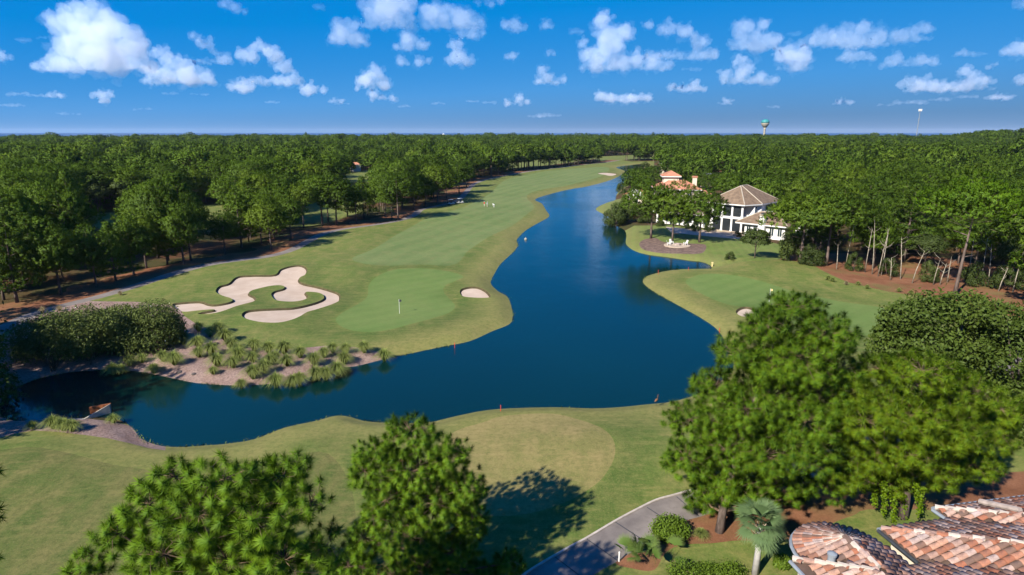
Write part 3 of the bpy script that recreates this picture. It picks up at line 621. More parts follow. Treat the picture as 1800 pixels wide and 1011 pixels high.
# ---------------------------------------------------------------- trees one can pick out
row = [(7, 527, 398, 'round', 'leftmost dark pine at the photo edge beside the shaded cart path'), (30, 531, 372, 'cone', 'tall dark pine second from the left edge beside cart path'),
 (107, 518, 384, 'round', 'pine with thick dark trunk standing above the flowering oleander bank'), (170, 506, 396, 'round', 'slim trunked pine left of the clearing in the red straw strip'),
 (204, 496, 392, 'cone', 'pine with leaning dark trunk at the edge of the shaded path'), (236, 487, 380, 'round', 'pine with low hanging branches over the red straw'), (258, 474, 368, 'round', 'pine behind low branches left of the bunker clump'),
 (295, 468, 366, 'cone', 'broad pine left of the tall bright green one by path'), (324, 470, 360, 'round', 'full crowned bright green pine directly above the left bunker arm'), (336, 461, 352, 'umbrella', 'thin pine standing half behind the full crowned bunker pine'),
 (396, 449, 372, 'round', 'small leaning pine with short bare trunk in red straw'), (425, 437, 327, 'cone', 'tallest pointed pine in the row above the big bunker'), (460, 431, 342, 'umbrella', 'pine with pale short trunk behind the twin pines above bunker'),
 (477, 441, 350, 'round', 'bright round pine nearest the path above the big bunker'), (512, 425, 336, 'round', 'pine right of the bright round one near shaded path'), (534, 402, 322, 'umbrella', 'slender dark trunk pine before the back fairway gap'),
 (567, 397, 301, 'umbrella', 'tall open pine with long bare trunk at the path bend'), (577, 390, 316, 'umbrella', 'pine just behind the tall open pine at path bend'), (592, 397, 306, 'round', 'pine right of the tall open pine at path bend'),
 (611, 381, 322, 'cone', 'pointed young pine in front of the small green clearing'), (640, 384, 312, 'cone', 'second pointed pine beside the small green clearing'), (667, 376, 318, 'umbrella', 'dark trunked pine left of the white trunked pair'),
 (689, 386, 332, 'umbrella', 'smaller pine with pale trunk left of the bright bare trunk'), (700, 388, 303, 'umbrella', 'pine with bright sunlit bare trunk beside the cart path'), (728, 369, 302, 'round', 'full pine above the path left of the parked carts'),
 (748, 363, 306, 'round', 'dark pine just left of the parked golf carts'), (769, 360, 289, 'umbrella', 'tall pine with pale trunk behind the golf carts'), (785, 352, 292, 'round', 'bushy pine directly behind the golf carts'),
 (807, 341, 284, 'round', 'big dark pine above the golf carts at the fairway edge'), (820, 330, 281, 'round', 'pine casting a long shadow right of the carts'), (832, 315, 270, 'umbrella', 'tall pine with pale trunk at the fairway corner'),
 (849, 308, 268, 'umbrella', 'first pine of the far straight row along the fairway'), (862, 306, 263, 'round', 'second pine of the far straight row along the fairway'), (878, 303, 268, 'round', 'third pine of the far straight row along the fairway'),
 (893, 301, 262, 'umbrella', 'fourth pine of the far straight row along the fairway'), (912, 299, 258, 'round', 'fifth pine of the far straight row along the fairway'), (930, 297, 262, 'round', 'sixth pine of the far straight row along the fairway'),
 (950, 295, 262, 'umbrella', 'seventh pine of the far straight row along the fairway'), (967, 293, 257, 'round', 'eighth pine of the far straight row along the fairway'), (990, 291, 261, 'round', 'ninth pine of the far straight row along the fairway'),
 (1010, 289, 258, 'umbrella', 'tenth pine of the far straight row along the fairway'), (1033, 287, 260, 'round', 'eleventh pine of the far straight row along the fairway'), (1050, 284, 257, 'round', 'last pine of the far straight row before the lake end')]
for i, (x, y, ty, st, lb) in enumerate(row):
    p = gp(x, y); h = height_at(p, ty); put_tree('pine_tree', PINES[st][i % len(PINES[st])], p, h, lb, 'pine tree', 'pines lining the left fairway', wide=1.0 if y > 400 else 1.1)
named = [(1144, 421, 315, 'round', 1.2, 'left pine of three on the lawn before the white house'), (1181.5, 427, 320, 'round', 1.05, 'middle pine of three with long bare trunk beside the fire pit'), (1229, 429, 326, 'round', 1.2, 'right pine of three hiding the white house columns'),
 (1406, 467, 330, 'umbrella', 1.35, 'broad pine leaning over the red straw right of the white house'), (1452, 471, 338, 'umbrella', 1.3, 'wide dark pine with low crown at the forest edge'),
 (1405, 345, 288, 'cone', 1., 'pointed pine standing behind the right end of brown roof'), (1365, 338, 284, 'round', 1., 'round pine rising just behind the brown roof ridge'), (1330, 325, 280, 'round', 1., 'pine behind the top of the brown hip roof'),
 (1240, 345, 298, 'round', 1., 'round tree between the pink roof and the brown roof'), (1265, 348, 303, 'round', 1., 'tree filling the gap left of the brown roof')]
for i, (x, y, ty, st, wd, lb) in enumerate(named):
    p = gp(x, y); put_tree('pine_tree', PINES[st][(i + 1) % len(PINES[st])], p, height_at(p, ty), lb, 'pine tree', 'pines around the lakeside houses', wide=wd)
# tall leaning pine on the right
p = gp(1678, 518); h = height_at(p, 312)
tr, parts = pine_proto(301, 10, .62, 3.9, 'umbrella', 2600, 14, .5, .065, 52)
put_tree('pine_tree', tree_meshes('tall_pine', tr, parts, 'needles', 'pine_bark'), p, h, 'tall pine with long bare trunk and flat crown above the right fairway', 'pine tree', rz=.4, wide=.93).rotation_euler = (0.02, .03, 0.4)
bl = [(1326, 458, 394, 1.05, 'leafy broadleaf tree in front of the white house chimney wing'), (1283, 459, 441, 1.1, 'low rounded bush on the house lawn by the inlet'), (1082, 395, 352, .8, 'dark shoreline shrub mass left of the house lawn'), (1098, 391, 345, .8, 'tall bushy shrub beside the lake in front of pink roofs'),
 (1120, 392, 362, .8, 'green shrub between shoreline bushes and first lawn pine'), (1092, 338, 318, .9, 'grey green bush on the lake shore left of the pink house'), (1105, 330, 309, .9, 'round shoreline tree beside the narrow water'), (1118, 322, 301, 1., 'shoreline tree further along the narrow water'), (1126, 312, 294, 1., 'farthest bushy tree beside the narrow end of lake'),
 (1398, 462, 402, .9, 'dark shrub thicket at the right corner of the house'), (1425, 470, 425, 1.1, 'low dense evergreen shrub at the forest edge'),
 (1135, 393, 372, 1., 'bush beneath the left lawn pine by the loggia'), (1160, 399, 385, 1.2, 'low bush in front of the first loggia column'), (1205, 403, 390, 1.2, 'low bush in front of the loggia between two pines'), (1222, 407, 389, 1.1, 'bush left of the right lawn pine by the patio'), (1246, 408, 388, 1.0, 'bush at the left corner of the two storey porch'), (1296, 418, 405, 1.2, 'small bush at the foot of the porch columns'), (1318, 420, 400, 1.0, 'bush below the chimney of the white villa'), (1385, 445, 400, .8, 'dark bush at the right end of the chimney wing'),
 (1070, 391, 366, .9, 'lowest shoreline bush dipping into the lake left of the lawn'), (1104, 372, 335, .8, 'tree like bush in front of the small garden house'), (1140, 352, 322, .8, 'bush left of the pink tiled roof'), (1150, 372, 340, .8, 'bush between the pink villa and the left lawn pine'), (1216, 352, 318, .8, 'bush hiding the wall of pink villa'), (1245, 372, 336, .8, 'tall bush left of the two storey porch roof'), (1133, 300, 283, 1.2, 'last shoreline bush at the far tip of the lake'),
 (1500, 478, 440, .8, 'shrub among pale trunks at the forest edge left part'), (1560, 484, 448, .9, 'shrub among pale trunks in the middle of forest edge'), (1630, 494, 455, .8, 'shrub left of the tall leaning pine trunk'), (1710, 500, 455, .9, 'shrub right of the tall leaning pine trunk'), (1770, 508, 460, 1., 'shrub at the forest edge near the right border')]
for i, (x, y, ty, wd, lb) in enumerate(bl):
    p = gp(x, y); put_tree('broadleaf_tree' if i == 0 else 'shrub', BROAD[i % 3] if i == 0 else BUSH[i % 3], p, height_at(p, ty), lb, 'tree' if i == 0 else 'shrub', wide=wd)
# thin pale bare trees at the right forest edge
ORD = ['first', 'second', 'third', 'fourth', 'fifth', 'sixth', 'seventh', 'eighth', 'ninth', 'tenth', 'eleventh', 'twelfth', 'thirteenth', 'fourteenth', 'fifteenth', 'sixteenth', 'seventeenth', 'eighteenth', 'nineteenth', 'twentieth']
bt = [(1520, 480, 402), (1533, 483, 388), (1543, 486, 400), (1549, 484, 410), (1486, 470, 395), (1583, 490, 420), (1603, 497, 440), (1620, 440, 395), (1640, 500, 452), (1665, 496, 450), (1700, 498, 420), (1725, 492, 418), (1737, 500, 430), (1755, 510, 470), (1565, 492, 452), (1470, 478, 430), (1780, 512, 440), (1652, 500, 462)]
for i, (x, y, ty) in enumerate(bt):
    p = gp(x, y); h = height_at(p, ty); R = np.random.default_rng(400 + i); b = MB(); l = R.normal(0, .1, 2) * h
    b.tube([(0, 0, -.3), (l[0] * .3, l[1] * .3, h * .4), (l[0], l[1], h)], [.10, .075, .025], 6)
    e = empty('bare_tree', tuple(p), '%s thin pale bare trunk from the left at the right forest edge' % ORD[sorted(b_[0] for b_ in bt).index(x)], 'bare tree', 'pale bare trunks at the forest edge')
    b.build('trunk', M['pale_bark'], e, smooth=True); b = MB()
    for k in range(4):
        t = R.uniform(.5, 1); a = R.uniform(0, 6.28); q = np.array([l[0] * t, l[1] * t, h * t]); L = R.uniform(.5, 1.3)
        b.tube([q, q + [math.cos(a) * L * .6, math.sin(a) * L * .6, L * .4], q + [math.cos(a) * L, math.sin(a) * L, L * .9]], [.03, .022, .01], 4, False)
    for k_ in range(len(b.v) // 12):
        q = MB(); q.v = b.v[k_ * 12:(k_ + 1) * 12]; q.f = [tuple(i - k_ * 12 for i in f) for f in b.f[k_ * 8:(k_ + 1) * 8]]
        q.build('branch', M['pale_bark'], e)
print('named trees', time.time() - T0)

# ---------------------------------------------------------------- the woods
KEEP = [LAKE, PATH, PATH2, ROUGH_L, ROUGH_R, ROUGH_N, HLAWN, HLAWN2, PATIO, *OPEN]
def wood_points(d0, d1, cell, amax=.78):
    xs = np.arange(-math.sin(amax) * d1 - 20, math.sin(amax) * d1 + 20, cell); ys = np.arange(d0 * .65, d1 + cell, cell)
    X, Y = np.meshgrid(xs, ys); P = np.c_[X.ravel(), Y.ravel()] + rng.uniform(-.42, .42, (X.size, 2)) * cell
    d = np.hypot(P[:, 0], P[:, 1]); a = np.abs(np.arctan2(P[:, 0], P[:, 1])); m = (d >= d0) & (d < d1) & (a < amax) & (P[:, 1] > 20)
    return P[m]
HOUSES = [(G(1300, 405)[:2] + [6, 8], 26), (G(1200, 400)[:2] + [4, 6], 20), (G(1190, 362)[:2], 20), (G(1120, 372)[:2], 8)]
def clear(P, r=2.2):
    m = np.ones(len(P), bool)
    for k in KEEP: m &= ~inside(P, k)
    for k in KEEP[:1] + KEEP[3:6]: m &= dist(P, k) > r
    m &= dist(P, PATHC, False) > 4.5
    for c, rr in HOUSES: m &= np.hypot(*(P - c).T) > rr
    return m
W1 = wood_points(55, 330, 6.9); W1 = W1[clear(W1)]
TA = np.array([(x, y) for x, y, _ in TREES]); 
dd = np.min(np.hypot(W1[:, None, 0] - TA[None, :, 0], W1[:, None, 1] - TA[None, :, 1]), 1); W1 = W1[dd > 5.0]
# the strip of straw by the row and the forest edge on the right stay thin
inS = inside(W1, STRAW_L) & ((rng.uniform(size=len(W1)) < .6) | (dist(W1, PATHC, False) < 5)); W1 = W1[~inS]
inS = inside(W1, STRAW_R) & (rng.uniform(size=len(W1)) < .12); W1 = W1[~inS]
m = (W1[:, 0] < 0) & (W1[:, 1] < 70); W1 = W1[~m]; m = (W1[:, 0] > 0) & (np.hypot(W1[:, 0], W1[:, 1]) < 93); W1 = W1[~m]; tp_ = G(1678, 518)[:2]; W1 = W1[np.hypot(*(W1 - tp_).T) > 9.5]
# leave sight lines open from the camera to the clearings and houses seen in the photograph
def sight(P, h):
    z = ground_z(P); v = np.c_[P, z + h] - CP; s = FPX / (v @ Fv); return 900 + v[:, 0] * s, 505.5 - (v @ Uv) * s
def patchy(P): return 1.9 * np.sin(P[:, 0] * .021 + 1) * np.sin(P[:, 1] * .017 + .4) + 1.2 * np.sin(P[:, 0] * .05 + P[:, 1] * .043)
HW = (rng.normal(12.4, 2.6, len(W1)) + patchy(W1)).clip(7.5, 17); HW[W1[:, 0] > 30] *= .97
tx, ty = sight(W1, HW * .95); bx, by = sight(W1, HW * 0)
block = np.zeros(len(W1), bool)
for (x0, x1, y0, y1) in [(125, 215, 374, 396), (340, 385, 356, 385), (608, 650, 304, 316), (1258, 1400, 326, 420), (1152, 1232, 302, 335), (1090, 1140, 322, 345), (1258, 1280, 293, 301), (1600, 1618, 200, 240), (1165, 1176, 280, 288)]:
    block |= (tx > x0 - 14) & (tx < x1 + 14) & (ty < y1) & (by > y1 + 3)
W1, HW = W1[~block], HW[~block]
d1 = np.hypot(*W1.T)
px, py = sight(W1, HW * .8); vis = (px > -40) & (px < 1840)
order = np.argsort(np.where(vis, d1 / HW, 1e9)); NI = 190
ind, rest = order[:NI], order[NI:]
ORD = ['first', 'second', 'third', 'fourth', 'fifth', 'sixth', 'seventh', 'eighth', 'ninth', 'tenth', 'eleventh', 'twelfth', 'thirteenth', 'fourteenth', 'fifteenth', 'sixteenth', 'seventeenth', 'eighteenth', 'nineteenth', 'twentieth']
def ordinal(k): return ORD[k] if k < 20 else '%dth' % (k + 1) if (k + 1) % 10 not in (1, 2, 3) else '%d%s' % (k + 1, {1: 'st', 2: 'nd', 3: 'rd'}[(k + 1) % 10])
zones = [(lambda x, d: x < -20 and d < 150, 'in the shaded wood left of the cart path'), (lambda x, d: x < -20 and d < 230, 'in the left wood around the back fairway'), (lambda x, d: x < 0, 'in the left wood towards the sea'),
         (lambda x, d: x > 55 and d < 140, 'at the front of the right wood'), (lambda x, d: x > 55 and d < 190, 'in the middle of the right wood'), (lambda x, d: True, 'in the wood behind the lakeside houses')]
todo = {}
for i in ind:
    x, y = W1[i]; dq = d1[i]; zn = next(l for f, l in zones if f(x, dq)); st = random.choices(['round', 'cone', 'umbrella'], [4, 2, 4] if x < 0 else [5, 3, 2])[0]
    todo.setdefault((zn, 'broad' if random.random() < .13 else st), []).append(i)
for (zn, st), L_ in todo.items():
    L_.sort(key=lambda i: px[i])
    for k, i in enumerate(L_):
        x, y = W1[i]; kind = {'round': 'round crowned pine', 'cone': 'pointed pine', 'umbrella': 'flat topped pine', 'broad': 'leafy broadleaf tree'}[st]
        ms = BROAD[random.randrange(3)] if st == 'broad' else random.choice(PINES[st])
        put_tree('broadleaf_tree' if st == 'broad' else 'pine_tree', ms, (x, y, gz(x, y)), HW[i] * (.75 if st == 'broad' else 1), '%s %s from the left %s' % (ordinal(k), kind, zn), 'tree' if st == 'broad' else 'pine tree', 'trees ' + zn, wide=random.uniform(.8, 1.3))
W2 = wood_points(330, 640, 7.4); W3 = wood_points(640, 1100, 8.8, .76); W4 = wood_points(1100, 1690, 11.0, .74)
WF = np.concatenate([W2, W3, W4]); WF = WF[clear(WF, 2.0)]
HF = (rng.normal(12.4, 2.9, len(WF)) + 1.1 * patchy(WF)).clip(7, 19) 
P = np.concatenate([W1[rest], WF]); Hh = np.concatenate([HW[rest], HF])
fx, fy = sight(P, Hh * .95); gx, gy = sight(P, Hh * 0); bl_ = np.zeros(len(P), bool)
for (x0, x1, y0, y1) in [(1055, 1160, 274, 290), (608, 650, 304, 316), (1600, 1622, 200, 239)]: bl_ |= (fx > x0 - 6) & (fx < x1 + 6) & (fy < y1) & (gy > y1 + 2)
hole = (np.sin(P[:, 0] * .043 + 2) + np.sin(P[:, 1] * .051) + np.sin((P[:, 0] + P[:, 1]) * .11) > 2.0) & (np.hypot(*P.T) < 900); bl_ |= hole; Hh = np.where(rng.uniform(size=len(Hh)) < .05, Hh * 1.25, Hh)
P, Hh = P[~bl_], Hh[~bl_]
n = len(P); big = np.hypot(*P.T)
var = rng.choice(7, n, p=[.2, .2, .19, .16, .13, .06, .06])
Hh = np.where(var >= 5, Hh * .78, Hh)
pm = bpy.data.meshes.new('wood'); pm.vertices.add(n); pm.vertices.foreach_set('co', np.c_[P, ground_z(P)].astype(np.float32).ravel())
for a, v, ty_ in (('variant', var, 'INT'), ('size', Hh / 10, 'FLOAT'), ('turn', rng.uniform(0, 6.28, n), 'FLOAT'), ('wide', rng.uniform(.75, 1.35, n) * np.where(big > 900, 1.2, 1.0), 'FLOAT')):
    at = pm.attributes.new(a, ty_, 'POINT'); at.data.foreach_set('value', np.asarray(v, np.int32 if ty_ == 'INT' else np.float32))
wood = obj('wood', pm); meta(wood, 'far pine wood stretching to the sea on both sides of the lake', 'wood', kind='stuff')
pc = bpy.data.collections.new('wood_kinds')
for i, me in enumerate(FARP): pc.objects.link(bpy.data.objects.new('wood_kind_%d' % i, me))
ng = bpy.data.node_groups.new('wood_scatter', 'GeometryNodeTree')
ng.interface.new_socket('Geometry', in_out='INPUT', socket_type='NodeSocketGeometry'); ng.interface.new_socket('Geometry', in_out='OUTPUT', socket_type='NodeSocketGeometry')
def gn(t): return ng.nodes.new(t)
gi, go = gn('NodeGroupInput'), gn('NodeGroupOutput'); iop = gn('GeometryNodeInstanceOnPoints'); ci = gn('GeometryNodeCollectionInfo'); m2p = gn('GeometryNodeMeshToPoints')
ci.inputs['Collection'].default_value = pc; ci.inputs['Separate Children'].default_value = True; ci.inputs['Reset Children'].default_value = True
def nattr(name, ty_):
    q = gn('GeometryNodeInputNamedAttribute'); q.data_type = ty_; q.inputs['Name'].default_value = name; return q.outputs[0]
cx = gn('ShaderNodeCombineXYZ'); mu = gn('ShaderNodeMath'); mu.operation = 'MULTIPLY'
s_, w_ = nattr('size', 'FLOAT'), nattr('wide', 'FLOAT'); ng.links.new(s_, mu.inputs[0]); ng.links.new(w_, mu.inputs[1])
ng.links.new(mu.outputs[0], cx.inputs[0]); ng.links.new(mu.outputs[0], cx.inputs[1]); ng.links.new(s_, cx.inputs[2])
rz_ = gn('ShaderNodeCombineXYZ'); ng.links.new(nattr('turn', 'FLOAT'), rz_.inputs[2])
ng.links.new(gi.outputs[0], m2p.inputs[0]); ng.links.new(m2p.outputs[0], iop.inputs['Points']); ng.links.new(ci.outputs[0], iop.inputs['Instance']); iop.inputs['Pick Instance'].default_value = True
ng.links.new(nattr('variant', 'INT'), iop.inputs['Instance Index']); ng.links.new(rz_.outputs[0], iop.inputs['Rotation']); ng.links.new(cx.outputs[0], iop.inputs['Scale']); ng.links.new(iop.outputs[0], go.inputs[0])
wood.modifiers.new('scatter', 'NODES').node_group = ng
print('wood', n, len(ind), time.time() - T0)
# ---------------------------------------------------------------- the big pines and other plants close to the camera
def lump_tree(name, label, cat, lumps, depth, base, seed, tuft, ntuft, mat='needles', nb=64, blade=.022, trunk_r=.22, spread_d=.9, group=None, trunk_top=None, back=1.0, gap=.6):
    """a pine whose clumps of branches sit where the photograph shows them; lumps = (px, py, rx, ry) in photo pixels,
    each gets its own depth around the trunk"""
    R = np.random.default_rng(seed); base = np.array(base, float)
    L = []
    for x, y, rx, ry, *fo_ in lumps:
        dz_ = fo_[0] if fo_ else 0.0; depth_ = depth + dz_; c0 = AT(x, y, depth_); k = (c0 - CP) @ Fv / FPX; r = np.array([rx * k * .95, (rx + ry) * .5 * k, ry * k * .95])
        for j in range(2 if rx * k > .9 else 1):
            off = (-1 if j == 0 else 1) * R.uniform(.15, .85) * spread_d * max(1.0, 1.4 * r[0])
            if j == 1 and (back == 0 or fo_): continue
            c = AT(x, y, depth_ + (off if not fo_ else 0)); L.append((c, r * R.uniform(.88, 1.05)))
    cs = np.array([c for c, r in L]); rs = np.array([r for c, r in L]); topz = cs[:, 2].max(); ax_top = np.array([cs[:, 0].mean(), cs[:, 1].mean(), topz])
    if trunk_top is not None: ax_top = np.array(trunk_top, float)
    def axis(t): return base + (ax_top - base) * np.array([t ** 1.5, t ** 1.5, t])
    e = empty(name, tuple(base), label, cat, group)
    tr = MB(); ts = np.linspace(0, .98, 8); tr.tube([axis(t) - base - ([0, 0, .3] if t == 0 else [0, 0, 0]) for t in ts], [trunk_r * (1.2 if t == 0 else 1 - .85 * t) for t in ts], 9)
    tr.build('trunk', M['pine_bark'], e, smooth=True)
    vol = rs.prod(1) ** (2 / 3); tw = MB(); Ps = []; Ds = []; Ti = []
    for (c, r), v in zip(L, vol):
        n = int(ntuft * v / vol.sum()); p, d = shell(c, r, n, R, .42, -.8)
        # drop tufts that lie deep inside another clump
        dd = (((p[:, None] - cs[None]) / rs[None]) ** 2).sum(2); keep = (dd < .2).sum(1) == 0; p, d = p[keep], d[keep]
        o_ = R.permutation(len(p)); sel = []
        for q_ in o_:
            if all(((p[q_] - p[w_]) ** 2).sum() > (tuft * gap) ** 2 for w_ in sel): sel.append(q_)
        p, d = p[sel], d[sel]
        tz = np.clip((c[2] - base[2]) / (topz - base[2] + .01), .12, .96); t0 = max(.1, tz - .12); a0 = axis(t0)
        tw.tube([a0 - base, (a0 * .45 + c * .55) - base + [0, 0, -.25], c - base], [trunk_r * .42 * (1.15 - tz), trunk_r * .27 * (1.1 - tz) + .01, .035], 5, False)
        ns = max(3, n // 9); sp, sd = shell(c, r * .6, ns, R, .75, -.6)
        for q in sp: tw.tube([c - base, (c + q) / 2 - base + R.normal(0, .05, 3), q - base], [.02, .014, .009], 4, False)
        for q, dq in zip(p, d):
            s0 = sp[np.argmin(((sp - q) ** 2).sum(1))]; tw.tube([s0 - base, (s0 * .4 + q * .6) - base + [0, 0, -.06], q - base], [.009, .007, .005], 3, False)
        Ps.append(p); Ds.append(unit(d * .75 + [0, 0, .55] + R.normal(0, .2, d.shape))); Ti.append(np.clip(R.uniform(0, .45) + R.uniform(0, .55, len(p)), 0, 1))
    P = np.concatenate(Ps) - base; D = np.concatenate(Ds); T = np.concatenate(Ti)
    part = tufts(P, D, tuft * R.uniform(.75, 1.2, len(P)), nb, blade, R, 2.25, .34, T, 0.0, (.40, .48))
    print(label, len(P), len(part[1])); obj('crown', crown_mesh('crown', [part], M[mat]), e)
    V2, F2 = quads_tri(tw); br = obj('branches', mesh_np('branches', V2, F2, M['twig_bark'], None, True), e); br['kind'] = 'stuff'
    # a few brown cones / dead tufts
    k = R.choice(len(P), max(3, len(P) // 40), replace=False)
    dp = tufts(P[k] - D[k] * tuft * .5, -D[k] * .3 + [0, 0, -.8], np.full(len(k), tuft * .55), 16, .03, R, 1.2, .3)
    dn = obj('dead_needles', crown_mesh('dead_needles', [dp], M['dead_needles']), e); dn['kind'] = 'stuff'
    return e
T1 = AT(390, 1011, 19.5); 
lump_tree('pine_tree', 'big bright green pine crown at the bottom left foreground', 'pine tree', [(308, 838, 52, 36), (395, 842, 70, 42), (500, 836, 62, 42), (262, 886, 62, 46), (350, 905, 80, 58), (450, 905, 80, 58), (545, 886, 44, 50), (208, 938, 50, 42), (290, 975, 80, 55), (400, 985, 90, 60), (500, 985, 80, 55), (152, 1000, 50, 36), (575, 960, 34, 50), (300, 1070, 120, 60), (450, 1080, 120, 60), (180, 1075, 70, 50), (570, 1060, 50, 50)], 19.5, (T1[0], 19.5, gz(T1[0], 19.5)), 501, .73, 6500, nb=170, blade=.0115, trunk_r=.3)
T2 = AT(738, 800, 32.0)
lump_tree('pine_tree', 'round bright pine in the bottom centre casting its shadow on the tee', 'pine tree', [(722, 760, 60, 40), (660, 798, 48, 36), (788, 798, 48, 42), (720, 828, 75, 48), (818, 858, 45, 48), (640, 828, 36, 34), (680, 878, 52, 46), (768, 885, 72, 55), (830, 915, 38, 40), (722, 945, 66, 44), (798, 968, 52, 45), (745, 1005, 60, 40), (895, 990, 34, 26), (850, 1010, 40, 30), (690, 1010, 50, 36), (640, 945, 42, 36), (612, 995, 46, 36), (655, 905, 30, 30)], 32.0, (T2[0], 32, gz(T2[0], 32)), 502, .76, 6000, nb=150, blade=.0125, trunk_r=.25)
T3 = gp(1264, 935)
lump_tree('pine_tree', 'big pine in front of the cart path bend on the right', 'pine tree', [(1398, 540, 62, 38), (1345, 572, 55, 40), (1455, 588, 58, 46), (1295, 622, 52, 44), (1400, 628, 85, 58), (1258, 678, 52, 42), (1350, 698, 90, 60), (1440, 690, 60, 60), (1213, 738, 52, 42), (1300, 768, 85, 58), (1400, 785, 80, 58), (1208, 806, 50, 42), (1285, 845, 78, 46), (1375, 850, 66, 40), (1238, 876, 42, 34), (1310, 720, 70, 50, -2.6), (1360, 640, 60, 42, -2.2), (1275, 790, 60, 44, -2.6), (1345, 800, 70, 46, -3.0), (1270, 855, 50, 34, -2.4), (1420, 740, 70, 50, -2.6), (1250, 740, 44, 36, -2.0), (1472, 800, 48, 40, -1.0), (1455, 850, 45, 34, -1.0), (1480, 648, 46, 42, -.5), (1465, 740, 46, 40, -1.0)], 39.0, T3, 503, .86, 10500, mat='needles', nb=140, blade=.0125, trunk_r=.27, trunk_top=AT(1385, 545, 39.5))
T4 = gp(1588, 908)
lump_tree('pine_tree', 'golden green pine behind the tiled roof on the right', 'pine tree', [(1545, 648, 56, 36), (1620, 652, 70, 40), (1690, 688, 58, 46), (1560, 718, 68, 52), (1640, 748, 80, 60), (1742, 758, 50, 46), (1503, 688, 42, 40), (1540, 798, 70, 50), (1630, 818, 70, 46), (1712, 816, 58, 36), (1478, 758, 44, 44), (1492, 835, 56, 36), (1568, 850, 46, 28), (1600, 730, 70, 50, -2.6), (1680, 760, 60, 46, -2.4), (1520, 740, 60, 46, -2.4), (1600, 800, 60, 40, -2.8), (1760, 720, 40, 40)], 38.5, T4, 504, .88, 8000, mat='needles_golden', nb=140, blade=.0125, trunk_r=.3)
T5 = AT(-60, 900, 21.0)
lump_tree('pine_tree', 'dark pine branch tips poking in at the left edge', 'pine tree', [(-30, 825, 40, 26), (-25, 905, 38, 34), (-40, 980, 45, 30), (-90, 860, 60, 60), (-110, 960, 60, 60), (-80, 780, 50, 40), (-190, 870, 80, 80), (-180, 760, 70, 60), (-150, 680, 60, 50)], 21.0, (T5[0] - 3, 20, gz(T5[0], 20)), 505, .84, 1100, nb=56, blade=.022, trunk_r=.25)
print('big pines', time.time() - T0)

def leaf_tree(name, label, cat, lumps, depth, base, seed, nleaf, leaf, mat, bark='twig_bark', spread_d=1.0, aspect=.45, trunk_r=.18, flowers=None, group=None, stems=1, jit=.75):
    R = np.random.default_rng(seed); base = np.array(base, float); e = empty(name, tuple(base), label, cat, group); L = []
    for x, y, rx, ry in lumps:
        for j in (-1, 1):
            c0 = AT(x, y, depth); k = (c0 - CP) @ Fv / FPX; r = np.array([rx * k, (rx + ry) * .5 * k, ry * k]) * R.uniform(.85, 1.08)
            L.append((AT(x, y, depth + j * R.uniform(.1, .9) * spread_d * r[0]) - base, r))
    vol = np.array([np.prod(r) ** (2 / 3) for c, r in L]); parts = []; tw = MB()
    for s in range(stems): 
        o = R.normal(0, .25 if stems > 1 else 0, 3); o[2] = 0; c = L[R.integers(len(L))][0]; tw.tube([o - [0, 0, .3], c * .5 + o * .5, c], [trunk_r, trunk_r * .6, .03], 6)
    for (c, r), v in zip(L, vol):
        tw.tube([c * [.1, .1, .15], c * .6, c], [trunk_r * .4, trunk_r * .25, .02], 4, False)
        n = int(nleaf * v / vol.sum()); p, nn = shell(c, r, n, R, .55, -.8); p = p + R.normal(0, .06 * r.mean(), p.shape)
        # leaves gathered on sprays so that the outline breaks up
        p += (np.sin(p * 3.1 / max(.3, r.mean()) + R.uniform(0, 6, 3)) * .10 * r.mean()) * nn
        parts.append(leaves(p, unit(nn + [0, 0, .35]), leaf, leaf * aspect, R, np.clip(R.uniform(0, .5) + R.uniform(0, .5, len(p)), 0, 1), jit))
    V2, F2 = quads_tri(tw); w = obj('stems', mesh_np('stems', V2, F2, M[bark], None, True), e)
    if stems > 1 or True: w['kind'] = 'stuff'
    obj('crown', crown_mesh('crown', parts, M[mat], False), e)
    if flowers:
        P = np.concatenate([shell(c, r * 1.03, max(1, int(flowers * v / vol.sum())), R, .95, -.1)[0] for (c, r), v in zip(L, vol)])
        f = leaves(P, np.tile([[0, -.3, 1.]], (len(P), 1)), .07, .07, R, jit=.3); fo_ = obj('flowers', mesh_np('flowers', f[0], f[1], M['white_petal']), e); fo_['kind'] = 'stuff'
    return e
# live oaks behind the golden pine
leaf_tree('oak_tree', 'dark live oak behind the golden pine on the right', 'oak tree', [(1585, 560, 40, 28), (1640, 545, 55, 34), (1700, 545, 55, 36), (1570, 610, 45, 36), (1640, 610, 70, 46), (1560, 585, 30, 24), (1720, 610, 60, 50), (1700, 680, 70, 50), (1640, 690, 60, 46)], 54.0, (*AT(1650, 700, 54)[:2], gz(*AT(1650, 700, 54)[:2])), 521, 21000, .19, 'oak_leaf', 'pine_bark', 1.0, .5, .35)
leaf_tree('oak_tree', 'second dark live oak cut by the right edge of the photo', 'oak tree', [(1770, 560, 50, 34), (1790, 620, 60, 50), (1760, 690, 60, 50), (1800, 730, 70, 60), (1850, 600, 60, 60), (1860, 700, 70, 70), (1790, 800, 50, 60)], 51.0, (*AT(1800, 700, 51)[:2], gz(*AT(1800, 700, 51)[:2])), 522, 17000, .19, 'oak_leaf', 'pine_bark', 1.0, .5, .35)
# tall pines outside the left edge whose shade falls on the lake end
for k, (x, y, h, lb) in enumerate([(-57, 46, 17, 'nearest of three tall pines outside the left edge shading the lake end'), (-66, 55, 18, 'middle of three tall pines outside the left edge shading the lake end'), (-74, 66, 18, 'farthest of three tall pines outside the left edge shading the lake end')]): put_tree('pine_tree', PINES['round'][k], (x, y, gz(x, y)), h, lb, 'pine tree', wide=1.25)
